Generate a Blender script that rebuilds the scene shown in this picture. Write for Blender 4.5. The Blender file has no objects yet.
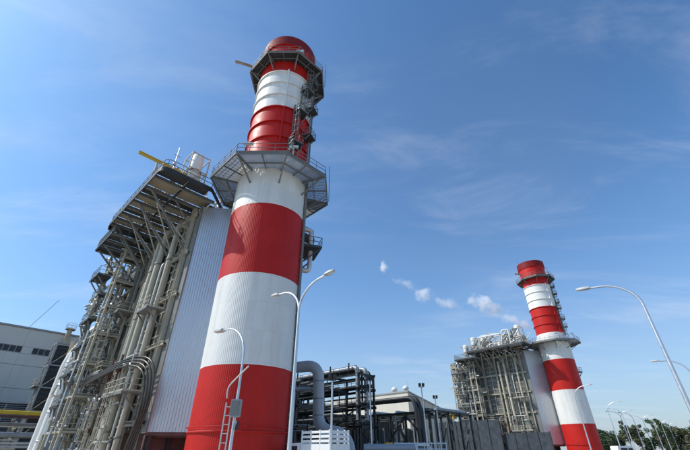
import bpy, bmesh, math, random
from mathutils import Vector, Matrix
random.seed(7)
R = math.radians
sc = bpy.context.scene
col = sc.collection

# ---------------------------------------------------------------- camera
cam_d = bpy.data.cameras.new('camera')
cam = bpy.data.objects.new('camera', cam_d); col.objects.link(cam)
cam.location = (0, 0, 1.6)
cam.rotation_euler = (R(90 + 32.1), 0, 0)
cam_d.sensor_width = 36.0
cam_d.lens = 360.0 / 690.0 * 36.0
cam_d.clip_end = 6000
sc.camera = cam

# ---------------------------------------------------------------- sky and sun
SUN_AZ, SUN_EL = -94.0, 44.0
w = bpy.data.worlds.new('World'); sc.world = w; w.use_nodes = True
nt = w.node_tree; N = nt.nodes; L = nt.links
for n in list(N): N.remove(n)
def wn(t, **kw):
    n = N.new(t)
    for k, v in kw.items(): setattr(n, k, v)
    return n
sky = wn('ShaderNodeTexSky', sky_type='NISHITA', sun_disc=False)
sky.sun_elevation = R(SUN_EL); sky.sun_rotation = R(SUN_AZ % 360)
sky.altitude = 0; sky.air_density = 1.0; sky.dust_density = 1.1; sky.ozone_density = 2.2
bg = wn('ShaderNodeBackground'); bg.inputs[1].default_value = 0.11
outw = wn('ShaderNodeOutputWorld')
tc = wn('ShaderNodeTexCoord')
sep = wn('ShaderNodeSeparateXYZ'); L.new(tc.outputs['Generated'], sep.inputs[0])
def m(op, a, b=None, clamp=False):
    n = wn('ShaderNodeMath', operation=op); n.use_clamp = clamp
    for i, v in enumerate((a, b)):
        if v is None: continue
        if isinstance(v, (int, float)): n.inputs[i].default_value = v
        else: L.new(v, n.inputs[i])
    return n.outputs[0]
zz = m('ADD', m('MAXIMUM', sep.outputs[2], 0.0), 0.12)
px = m('DIVIDE', sep.outputs[0], zz); py = m('DIVIDE', sep.outputs[1], zz)
comb = wn('ShaderNodeCombineXYZ'); L.new(px, comb.inputs[0]); L.new(py, comb.inputs[1])
def noise(vec, sx, sy, rot, scale, detail, rough, dist, off):
    mp = wn('ShaderNodeMapping'); mp.inputs['Scale'].default_value = (sx, sy, 1)
    mp.inputs['Rotation'].default_value = (0, 0, R(rot)); mp.inputs['Location'].default_value = off
    L.new(vec, mp.inputs[0])
    n = wn('ShaderNodeTexNoise'); n.inputs['Scale'].default_value = scale
    n.inputs['Detail'].default_value = detail; n.inputs['Roughness'].default_value = rough
    n.inputs['Distortion'].default_value = dist
    L.new(mp.outputs[0], n.inputs['Vector']); return n.outputs[0]
def ramp(v, a, b):
    n = wn('ShaderNodeMapRange'); n.interpolation_type = 'SMOOTHSTEP'
    n.inputs[1].default_value = a; n.inputs[2].default_value = b
    L.new(v, n.inputs[0]); return n.outputs[0]
n1 = noise(comb.outputs[0], 0.55, 1.6, 24, 2.2, 9, 0.62, 0.5, (7.7, 4.2, 0))
n2 = noise(comb.outputs[0], 1, 1, 0, 0.55, 3, 0.5, 0.2, (2.9, 9.1, 0))
cl = m('MULTIPLY', ramp(n1, 0.44, 0.80), ramp(n2, 0.36, 0.60))
n3 = noise(comb.outputs[0], 0.8, 1.0, -20, 0.8, 6, 0.55, 0.4, (8.3, 2.2, 0))
veil = m('MULTIPLY', ramp(n3, 0.40, 0.75), 0.06)
# the air gets milky towards the horizon
hz = m('POWER', m('SUBTRACT', 1.0, m('MAXIMUM', sep.outputs[2], 0.0), True), 4.5)
fac = m('ADD', veil, m('MULTIPLY', hz, 0.85), True)
cfac = m('MULTIPLY', cl, 0.27)
mix = wn('ShaderNodeMix', data_type='RGBA')
L.new(fac, mix.inputs['Factor']); 
tint = wn('ShaderNodeMix', data_type='RGBA', blend_type='MULTIPLY'); tint.inputs['Factor'].default_value = 1.0
L.new(sky.outputs[0], tint.inputs[6]); tint.inputs[7].default_value = (0.86, 1.32, 1.62, 1)
L.new(tint.outputs[2], mix.inputs[6]); mix.inputs[7].default_value = (4.4, 4.75, 5.3, 1)
cmix = wn('ShaderNodeMix', data_type='RGBA'); L.new(cfac, cmix.inputs['Factor']); L.new(mix.outputs[2], cmix.inputs[6]); cmix.inputs[7].default_value = (7.6, 7.9, 8.4, 1)
L.new(cmix.outputs[2], bg.inputs[0]); L.new(bg.outputs[0], outw.inputs[0])

sun_d = bpy.data.lights.new('sun', 'SUN'); sun_d.energy = 4.0; sun_d.angle = R(0.53); sun_d.color = (1.0, 0.95, 0.87)
sun = bpy.data.objects.new('sun', sun_d); col.objects.link(sun)
to_sun = Vector((math.sin(R(SUN_AZ)) * math.cos(R(SUN_EL)), math.cos(R(SUN_AZ)) * math.cos(R(SUN_EL)), math.sin(R(SUN_EL))))
sun.rotation_euler = to_sun.to_track_quat('Z', 'Y').to_euler()
sc.cycles.volume_bounces = 8
sc.view_settings.view_transform = 'Standard'; sc.view_settings.look = 'None'
sc.view_settings.exposure = 0.12; sc.view_settings.gamma = 1.0; sc.view_settings.use_curve_mapping = False

# ---------------------------------------------------------------- materials
MATS = {}
def mat(name, c, rough=0.6, metal=0.0, var=0.12, vscale=0.6, streak=0.0, scol=None, bump=0.0, bscale=8.0, wave=None, spec=0.4, vstretch=1.0, clad=False):
    """weathered paint, steel or concrete: colour mottling, vertical dirt streaks, fine relief"""
    M_ = bpy.data.materials.new(name); M_.use_nodes = True
    t = M_.node_tree; nn = t.nodes; ll = t.links
    b = nn['Principled BSDF']
    b.inputs['Roughness'].default_value = rough; b.inputs['Metallic'].default_value = metal
    b.inputs['Specular IOR Level'].default_value = spec
    tcn = nn.new('ShaderNodeTexCoord'); geo = nn.new('ShaderNodeNewGeometry')
    def nz(scale, sx, sz, detail=5, rg=0.6):
        mp = nn.new('ShaderNodeMapping'); mp.inputs['Scale'].default_value = (sx, sx, sz)
        ll.new(geo.outputs['Position'], mp.inputs[0])
        n_ = nn.new('ShaderNodeTexNoise'); n_.inputs['Scale'].default_value = scale
        n_.inputs['Detail'].default_value = detail; n_.inputs['Roughness'].default_value = rg
        ll.new(mp.outputs[0], n_.inputs['Vector']); return n_.outputs[0]
    def mr(v, a, b_, c_, d):
        n_ = nn.new('ShaderNodeMapRange'); n_.inputs[1].default_value = a; n_.inputs[2].default_value = b_
        n_.inputs[3].default_value = c_; n_.inputs[4].default_value = d; ll.new(v, n_.inputs[0]); return n_.outputs[0]
    def mul(v, rgb):
        n_ = nn.new('ShaderNodeMix'); n_.data_type = 'RGBA'; n_.blend_type = 'MULTIPLY'; n_.inputs[0].default_value = 1
        if isinstance(rgb, tuple): n_.inputs[6].default_value = (*rgb, 1)
        else: ll.new(rgb, n_.inputs[6])
        ll.new(v, n_.inputs[7]); return n_.outputs[2]
    cur = mul(mr(nz(vscale, 1, vstretch), 0.25, 0.75, 1 - var, 1 + var), c)
    if streak > 0:
        f = mr(nz(1.3, 1, 0.06, 6, 0.65), 0.52, 0.75, 0, streak)
        n_ = nn.new('ShaderNodeMix'); n_.data_type = 'RGBA'; ll.new(f, n_.inputs[0])
        ll.new(cur, n_.inputs[6]); sc_ = scol or (c[0] * .45, c[1] * .42, c[2] * .38)
        n_.inputs[7].default_value = (*sc_, 1); cur = n_.outputs[2]
    hclad = None
    if clad:  # curved cladding sheets: girth and height laid out as courses, fine upright ribs
        so = nn.new('ShaderNodeSeparateXYZ'); ll.new(tcn.outputs['Object'], so.inputs[0])
        def mm(op, a_, b_=None):
            n_ = nn.new('ShaderNodeMath'); n_.operation = op
            for i_, v_ in enumerate((a_, b_)):
                if v_ is None: continue
                if isinstance(v_, (int, float)): n_.inputs[i_].default_value = v_
                else: ll.new(v_, n_.inputs[i_])
            return n_.outputs[0]
        gi = mm('MULTIPLY', mm('ARCTAN2', so.outputs[1], so.outputs[0]), 4.0)
        cv = nn.new('ShaderNodeCombineXYZ'); ll.new(gi, cv.inputs[0]); ll.new(so.outputs[2], cv.inputs[1])
        bk = nn.new('ShaderNodeTexBrick'); bk.inputs['Scale'].default_value = 1.0; bk.inputs['Brick Width'].default_value = 0.898; bk.inputs['Row Height'].default_value = 2.46
        bk.inputs['Mortar Size'].default_value = 0.014; bk.inputs['Mortar Smooth'].default_value = 0.4; bk.offset = 0.0
        bk.inputs['Color1'].default_value = (1, 1, 1, 1); bk.inputs['Color2'].default_value = (.93, .93, .93, 1); bk.inputs['Mortar'].default_value = (.80, .80, .80, 1)
        ll.new(cv.outputs[0], bk.inputs['Vector'])
        n_ = nn.new('ShaderNodeMix'); n_.data_type = 'RGBA'; n_.blend_type = 'MULTIPLY'; n_.inputs[0].default_value = 1
        ll.new(cur, n_.inputs[6]); ll.new(bk.outputs['Color'], n_.inputs[7]); cur = n_.outputs[2]
        hclad = mm('SINE', mm('MULTIPLY', gi, 38.0))
    ll.new(cur, b.inputs['Base Color'])
    ll.new(mr(nz(vscale * 3, 1, 1), 0.3, 0.7, max(rough - .1, .02), min(rough + .1, 1)), b.inputs['Roughness'])
    h = None
    if bump > 0: h = nz(bscale, 1, 1, 4)
    if wave:
        wv = nn.new('ShaderNodeTexWave'); wv.wave_type = 'BANDS'; wv.bands_direction = wave[0]
        wv.inputs['Scale'].default_value = wave[1]; ll.new(geo.outputs['Position'], wv.inputs['Vector']); h = wv.outputs[1]
        bump = wave[2]
    if hclad is not None: h = hclad; bump = .16
    if h is not None:
        bp = nn.new('ShaderNodeBump'); bp.inputs['Strength'].default_value = bump; bp.inputs['Distance'].default_value = 0.05
        ll.new(h, bp.inputs['Height']); ll.new(bp.outputs[0], b.inputs['Normal'])
    MATS[name] = M_; return M_
mat('sooty_red', (0.20, 0.012, 0.012), 0.6, 0, 0.2, 0.8, 0.5, (0.06, 0.012, 0.012), spec=0.2)
mat('red_paint', (0.50, 0.017, 0.012), 0.5, 0, 0.10, 0.35, 0.25, (0.30, 0.02, 0.018), spec=0.22, clad=True)
mat('white_paint', (0.76, 0.745, 0.70), 0.5, 0, 0.05, 0.4, 0.35, (0.42, 0.40, 0.36), bump=0.12, bscale=2.0)
mat('red_plate', (0.50, 0.017, 0.012), 0.5, 0, 0.12, 0.5, 0.3, (0.30, 0.02, 0.018), spec=0.22, bump=0.12, bscale=1.6)
mat('white_cladding', (0.74, 0.725, 0.68), 0.5, 0, 0.05, 0.4, 0.5, (0.46, 0.44, 0.39), clad=True)
mat('cream_steel', (0.45, 0.415, 0.325), 0.55, 0, 0.12, 0.8, 0.35)
mat('grey_steel', (0.18, 0.18, 0.165), 0.5, 0.0, 0.15, 0.8, 0.3)
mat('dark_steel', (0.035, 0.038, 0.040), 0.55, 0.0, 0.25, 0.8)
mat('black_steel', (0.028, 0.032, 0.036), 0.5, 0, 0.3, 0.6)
mat('pipe_jacket', (0.46, 0.47, 0.475), 0.5, 0.15, 0.1, 0.8, 0.35, bump=0.1, bscale=3)
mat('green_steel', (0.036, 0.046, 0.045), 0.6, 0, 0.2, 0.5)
mat('casing', (0.13, 0.132, 0.118), 0.6, 0.0, 0.2, 0.5, 0.5)
mat('galvanized', (0.62, 0.64, 0.66), 0.40, 0.75, 0.10, 1.2, 0.15, (0.42, 0.42, 0.42))
mat('silver_sheet', (0.62, 0.63, 0.65), 0.40, 0.8, 0.07, 0.5, 0.2, (0.55, 0.55, 0.56), vstretch=0.15)
mat('insulation', (0.58, 0.57, 0.54), 0.45, 0.3, 0.10, 1.5, 0.25, bump=0.15, bscale=3)
mat('tan_deck', (0.30, 0.25, 0.17), 0.65, 0, 0.2, 0.7, 0.2)
mat('grating', (0.055, 0.056, 0.055), 0.6, 0.3, 0.3, 1.5)
mat('yellow_paint', (0.62, 0.42, 0.04), 0.5, 0, 0.1, 1.0, 0.3)
mat('hall_wall', (0.58, 0.56, 0.50), 0.6, 0, 0.05, 0.15, 0.15)
mat('hall_trim', (0.30, 0.31, 0.30), 0.6, 0, 0.1, 0.5)
mat('cream_wall', (0.62, 0.57, 0.47), 0.6, 0, 0.06, 0.2, 0.15)
mat('louver', (0.05, 0.06, 0.068), 0.5, 0.2, 0.2, 0.5)
mat('glass', (0.03, 0.04, 0.05), 0.2, 0, 0.1, 0.5, spec=0.35)
mat('rust_brown', (0.12, 0.055, 0.045), 0.7, 0, 0.3, 0.8, 0.4)
mat('tan_pipe', (0.42, 0.33, 0.22), 0.6, 0, 0.2, 0.8, 0.3)
mat('barrier', (0.036, 0.046, 0.058), 0.75, 0, 0.6, 0.7, 0.8, (0.058, 0.070, 0.080))
mat('vehicle_white', (0.72, 0.73, 0.72), 0.3, 0, 0.04, 1)
mat('rubber', (0.02, 0.02, 0.02), 0.8)
mat('cable', (0.07, 0.062, 0.052), 0.35, 0.3, 0.25, 2)
mat('duct_grey', (0.30, 0.32, 0.34), 0.45, 0.25, 0.12, 0.8, 0.3, bump=0.1, bscale=3)
mat('lens', (0.65, 0.66, 0.62), 0.25)
mat('concrete', (0.42, 0.40, 0.36), 0.85, 0, 0.15, 0.3, bump=0.2)
mat('asphalt', (0.055, 0.055, 0.055), 0.9, 0, 0.2, 0.4, bump=0.3)
mat('kerb', (0.38, 0.37, 0.35), 0.85, 0, 0.1, 0.8)
mat('paint_line', (0.65, 0.64, 0.6), 0.7, 0, 0.15, 1.5)
mat('bark', (0.10, 0.075, 0.05), 0.9, 0, 0.3, 2)
mat('bird', (0.02, 0.02, 0.022), 0.8)
def leaf_mat(name, c1, c2):
    M_ = bpy.data.materials.new(name); M_.use_nodes = True
    t = M_.node_tree; nn = t.nodes; ll = t.links; b = nn['Principled BSDF']
    g = nn.new('ShaderNodeNewGeometry'); n_ = nn.new('ShaderNodeTexNoise'); n_.inputs['Scale'].default_value = 0.7; n_.inputs['Detail'].default_value = 4
    ll.new(g.outputs['Position'], n_.inputs['Vector'])
    mr_ = nn.new('ShaderNodeMapRange'); mr_.inputs[1].default_value = .35; mr_.inputs[2].default_value = .65; ll.new(n_.outputs[0], mr_.inputs[0])
    mx = nn.new('ShaderNodeMix'); mx.data_type = 'RGBA'; ll.new(mr_.outputs[0], mx.inputs[0])
    mx.inputs[6].default_value = (*c1, 1); mx.inputs[7].default_value = (*c2, 1)
    ll.new(mx.outputs[2], b.inputs['Base Color']); b.inputs['Roughness'].default_value = .55
    MATS[name] = M_
leaf_mat('leaf_dark', (0.025, 0.05, 0.02), (0.05, 0.085, 0.03))
leaf_mat('leaf_mid', (0.04, 0.08, 0.022), (0.085, 0.13, 0.035))
leaf_mat('leaf_olive', (0.06, 0.075, 0.03), (0.11, 0.12, 0.05))

# ---------------------------------------------------------------- mesh helpers
def frame(d):
    d = Vector(d).normalized()
    up = Vector((0, 0, 1)) if abs(d.z) < 0.95 else Vector((0, 1, 0))
    x = d.cross(up).normalized(); y = x.cross(d).normalized()
    return x, y
class MB:
    def __init__(s): s.v = []; s.f = []; s.sm = []
    def add(s, vs, fs, smooth=False):
        o = len(s.v); s.v += [tuple(p) for p in vs]; s.f += [tuple(i + o for i in f) for f in fs]; s.sm += [smooth] * len(fs); return s
    def box(s, x0, x1, y0, y1, z0, z1):
        v = [(x, y, z) for z in (z0, z1) for y in (y0, y1) for x in (x0, x1)]
        return s.add(v, [(0, 2, 3, 1), (4, 5, 7, 6), (0, 1, 5, 4), (2, 6, 7, 3), (0, 4, 6, 2), (1, 3, 7, 5)])
    def bar(s, p, q, wd, ht=None):
        p = Vector(p); q = Vector(q); ht = ht or wd; x, y = frame(q - p)
        v = [c + x * (sx * wd / 2) + y * (sy * ht / 2) for c in (p, q) for sx, sy in ((-1, -1), (1, -1), (1, 1), (-1, 1))]
        return s.add(v, [(0, 1, 2, 3), (7, 6, 5, 4), (0, 4, 5, 1), (1, 5, 6, 2), (2, 6, 7, 3), (3, 7, 4, 0)])
    def ibeam(s, p, q, wd, ht, t=0.05):
        """rolled H section: two flanges and a web"""
        p = Vector(p); q = Vector(q); x, y = frame(q - p)
        for sy in (-1, 1):
            o = y * (sy * (ht / 2 - t / 2)); s.bar(p + o, q + o, wd, t)
        return s.bar(p, q, t, ht - 2 * t)
    def tube(s, pts, r, n=10, cap=True):
        pts = [Vector(p) for p in pts]; rs = r if isinstance(r, (list, tuple)) else [r] * len(pts)
        vs = []; x = None
        for i, p in enumerate(pts):
            d = (pts[min(i + 1, len(pts) - 1)] - pts[max(i - 1, 0)]).normalized()
            if x is None: x, y = frame(d)
            x = (x - d * x.dot(d)).normalized(); y = d.cross(x)
            for k in range(n):
                a = 2 * math.pi * k / n; vs.append(p + x * (math.cos(a) * rs[i]) + y * (math.sin(a) * rs[i]))
        fs = []
        for i in range(len(pts) - 1):
            for k in range(n):
                a = i * n + k; b = i * n + (k + 1) % n; fs.append((a, b, b + n, a + n))
        s.add(vs, fs, True)
        if cap:
            s.add(vs[:n], [tuple(range(n - 1, -1, -1))]); s.add(vs[-n:], [tuple(range(n))])
        return s
    def lathe(s, prof, n=24, c=(0, 0, 0), a0=0.0, a1=2 * math.pi):
        full = abs(a1 - a0 - 2 * math.pi) < 1e-6; m_ = n if full else n + 1
        vs = []
        for r, z in prof:
            for k in range(m_):
                a = a0 + (a1 - a0) * k / n; vs.append((c[0] + math.cos(a) * r, c[1] + math.sin(a) * r, c[2] + z))
        fs = []
        for i in range(len(prof) - 1):
            for k in range(n):
                a = i * m_ + k; b = i * m_ + (k + 1) % m_; fs.append((a, b, b + m_, a + m_))
        return s.add(vs, fs, True)
    def rim(s, prof, n=24, c=(0, 0, 0)):
        """lathe whose profile corners stay crisp"""
        for a, b in zip(prof, prof[1:]): s.lathe([a, b], n, c)
        return s
    def poly(s, pts, z0, z1):
        n = len(pts); v = [(p[0], p[1], z0) for p in pts] + [(p[0], p[1], z1) for p in pts]
        fs = [tuple(range(n - 1, -1, -1)), tuple(range(n, 2 * n))] + [(i, (i + 1) % n, (i + 1) % n + n, i + n) for i in range(n)]
        return s.add(v, fs)
    def rail(s, pts, z, closed=False, h=1.1, step=1.3, t=0.05, toe=True):
        pts = [Vector((p[0], p[1], z)) for p in pts]
        if closed: pts = pts + [pts[0]]
        for p, q in zip(pts, pts[1:]):
            for hh in (h, h * .55): s.bar(p + Vector((0, 0, hh)), q + Vector((0, 0, hh)), t)
            if toe: s.bar(p + Vector((0, 0, .1)), q + Vector((0, 0, .1)), .02, .14)
            k = max(1, int((q - p).length / step))
            for i in range(k + 1):
                a = p.lerp(q, i / k); s.bar(a, a + Vector((0, 0, h)), t)
        return s
    def mesh(s, name, material):
        me = bpy.data.meshes.new(name); me.from_pydata(s.v, [], s.f)
        me.polygons.foreach_set('use_smooth', s.sm); me.materials.append(MATS[material])
        bm = bmesh.new(); bm.from_mesh(me); bmesh.ops.recalc_face_normals(bm, faces=bm.faces); bm.to_mesh(me); bm.free()
        return me
    def build(s, name, material, parent=None, loc=None):
        o = bpy.data.objects.new(name, s.mesh(name, material)); col.objects.link(o); o.parent = parent
        if loc: o.location = loc
        return o
def inst(name, me, parent, loc=(0, 0, 0), rz=0, scale=None):
    o = bpy.data.objects.new(name, me); col.objects.link(o); o.parent = parent; o.location = loc; o.rotation_euler = (0, 0, rz)
    if scale: o.scale = scale
    return o
def tag(o, label, cat, group=None, kind=None):
    o['label'] = label; o['category'] = cat
    if group: o['group'] = group
    if kind: o['kind'] = kind
    return o
ZS = 1.03  # storey heights as built
def thing(name, label, cat, loc=(0, 0, 0), rz=0, group=None):
    o = bpy.data.objects.new(name, None); col.objects.link(o); o.location = (loc[0], loc[1], loc[2] * ZS); o.scale = (1, 1, ZS); o.rotation_euler = (0, 0, rz)
    o.empty_display_size = 0.5
    return tag(o, label, cat, group)
def structure(o): o['kind'] = 'structure'; return o
def copy_tree(o, parent=None):
    c = o.copy(); col.objects.link(c); c.parent = parent
    for ch in o.children: copy_tree(ch, c)
    return c
def bend(pts, r=0.5, n=6):
    """rounds the corners of a pipe route"""
    pts = [Vector(p) for p in pts]; out = [pts[0]]
    for a, b, c in zip(pts, pts[1:], pts[2:]):
        u = (a - b); v = (c - b); rr = min(r, u.length * .49, v.length * .49)
        p = b + u.normalized() * rr; q = b + v.normalized() * rr
        for i in range(n + 1):
            t = i / n; out.append(p * (1 - t) ** 2 + b * 2 * t * (1 - t) + q * t * t)
    return out + [pts[-1]]

# ---------------------------------------------------------------- plant grid: local x runs along the row of units, local y along a boiler
PRZ = R(46)
S1 = Vector((-8.6, 33.9, 0))
BX = Vector((math.cos(PRZ), math.sin(PRZ), 0)); AX = Vector((-math.sin(PRZ), math.cos(PRZ), 0))
def W(b, a, z=0): return S1 + BX * b + AX * a + Vector((0, 0, z))
OFF2 = BX * 100.5 + AX * 1.0
def azv(az, r=1.0): return Vector((math.sin(R(az)) * r, math.cos(R(az)) * r, 0))

# ---------------------------------------------------------------- ground
structure(MB().add([(-2500, -800, -.02), (2500, -800, -.02), (2500, 3500, -.02), (-2500, 3500, -.02)], [(0, 1, 2, 3)]).build('ground', 'concrete'))
rd = MB(); rc = W(0, -24); 
def strip(b0, b1, a0, a1, z): return [W(b0, a0, z), W(b1, a0, z), W(b1, a1, z), W(b0, a1, z)]
structure(MB().add(strip(-120, 300, -34, -22, -.016), [(0, 1, 2, 3)]).build('road', 'asphalt'))
for a_ in (-34.2, -21.8):
    k = MB(); k.bar(W(-120, a_, .05), W(300, a_, .05), .3, .14); structure(k.build('kerb', 'kerb'))
ln = MB()
for i in range(60): ln.add(strip(-110 + i * 7, -107 + i * 7, -28.08, -27.92, -.011), [(0, 1, 2, 3)])
structure(ln.build('lane_marking', 'paint_line'))

# ---------------------------------------------------------------- exhaust stack
RL, RU = 4.0, 3.74
def shell(r0, r1, z0, z1, n=72): return MB().lathe([(r0, z0), (r1, z1)], n)
def octagon(rad, off=22.5, cx=0, cy=0): return [(cx + math.cos(R(off + 45 * k)) * rad, cy + math.sin(R(off + 45 * k)) * rad) for k in range(8)]
def oct_platform(root, rad, rin, z, cx=0.0, cy=0.0, br=1.7, rin_b=None):
    oc = octagon(rad, 22.5, cx, cy); p = MB()
    # open-grate deck: each of the eight bays is a mesh of its own below
    for i in range(8):
        a, b = Vector((*oc[i], z)), Vector((*oc[(i + 1) % 8], z)); p.ibeam(a, b, .12, .32, .03)
    for i in range(8):
        a = Vector((*oc[i], z)); c = Vector((cx, cy, z)); d = (a - c).normalized(); p.bar(a, c + d * rin, .12, .24)
        a2 = Vector((*oc[(i + 1) % 8], z)); e = (a + a2) / 2; d2 = (e - c).normalized(); p.bar(e, c + d2 * rin, .08, .16)
        d3 = (a2 - c).normalized(); m_ = (rin + rad * .95) / 2; p.bar(c + d * m_, c + d3 * m_, .08, .16)
    root_p = p.build('platform', 'grey_steel', root)
    for i in range(8):
        d0 = Vector((math.cos(R(22.5 + 45 * i)), math.sin(R(22.5 + 45 * i)), 0)); d1 = Vector((math.cos(R(67.5 + 45 * i)), math.sin(R(67.5 + 45 * i)), 0))
        c = Vector((cx, cy, z + .17)); g = MB()
        nb_ = 26
        for k in range(nb_):
            for j in range(0):
                f0, f1 = j / 2 + .012, (j + 1) / 2 - .012
                r0 = rin + (rad - .1 - rin) * (k / 2 + .01); r1 = rin + (rad - .1 - rin) * ((k + 1) / 2 - .01)
                q = [c + (d0.lerp(d1, f0)) * r0, c + (d0.lerp(d1, f1)) * r0, c + (d0.lerp(d1, f1)) * r1, c + (d0.lerp(d1, f0)) * r1]
                g.add(q + [v + Vector((0, 0, .05)) for v in q], [(3, 2, 1, 0), (4, 5, 6, 7), (0, 1, 5, 4), (1, 2, 6, 5), (2, 3, 7, 6), (3, 0, 4, 7)])
            rr_ = rin + .04 + (rad - .14 - rin) * (k + .5) / nb_
            q0, q1 = c + d0 * rr_, c + d1 * rr_; g.bar(q0 - Vector((0, 0, .02)), q1 - Vector((0, 0, .02)), .055, .06)
        for k in range(1, 9):
            dm = d0.lerp(d1, k / 9); g.bar(c + dm * rin + Vector((0, 0, .03)), c + dm * (rad - .1) + Vector((0, 0, .03)), .03, .03)
        gg = g.build('grating_bay', ('galvanized' if i in (5, 6) else 'grey_steel') if rad > 6 else 'grating', root_p); gg['kind'] = 'stuff'  # paler metal on two bays paints in sky light coming through the grate
        bk = MB(); a = c + d0 * (rad * .93) - Vector((0, 0, .2)); q = c + d0 * (rin - .03); q.z = z - br
        bk.bar(a, q, .14); bk.build('bracket', 'grey_steel', root_p)
    MB().rail(octagon(rad - .06, 22.5, cx, cy), z + .2, True, 1.15, 1.1).build('railing', 'grey_steel', root_p)
    return root_p
def ladder(z0, z1, w_=.5, cage=True):
    l = MB()
    for s in (-1, 1): l.bar((s * w_ / 2, 0, z0), (s * w_ / 2, 0, z1), .07, .05)
    z = z0 + .3
    while z < z1: l.bar((-w_ / 2, 0, z), (w_ / 2, 0, z), .035); z += .3
    if cage:
        z = z0 + 1.8; hoops = []
        while z < z1 + .01:
            pts = [(math.cos(t) * .38, .05 + math.sin(t) * .72, z) for t in [math.pi * k / 8 for k in range(9)]]
            for p, q in zip(pts, pts[1:]): l.bar(p, q, .05, .07)
            z += .9
        for k in (0, 2, 4, 6, 8):
            t = math.pi * k / 8; l.bar((math.cos(t) * .38, .05 + math.sin(t) * .72, z0 + 1.8), (math.cos(t) * .38, .05 + math.sin(t) * .72, z1), .05, .03)
    return l
def put_az(o, az, r):  # stand a part (built facing +y) off the shell at a compass bearing
    v = azv(az, r); o.location = (v.x, v.y, 0); o.rotation_euler = (0, 0, R(-az)); return o

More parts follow.
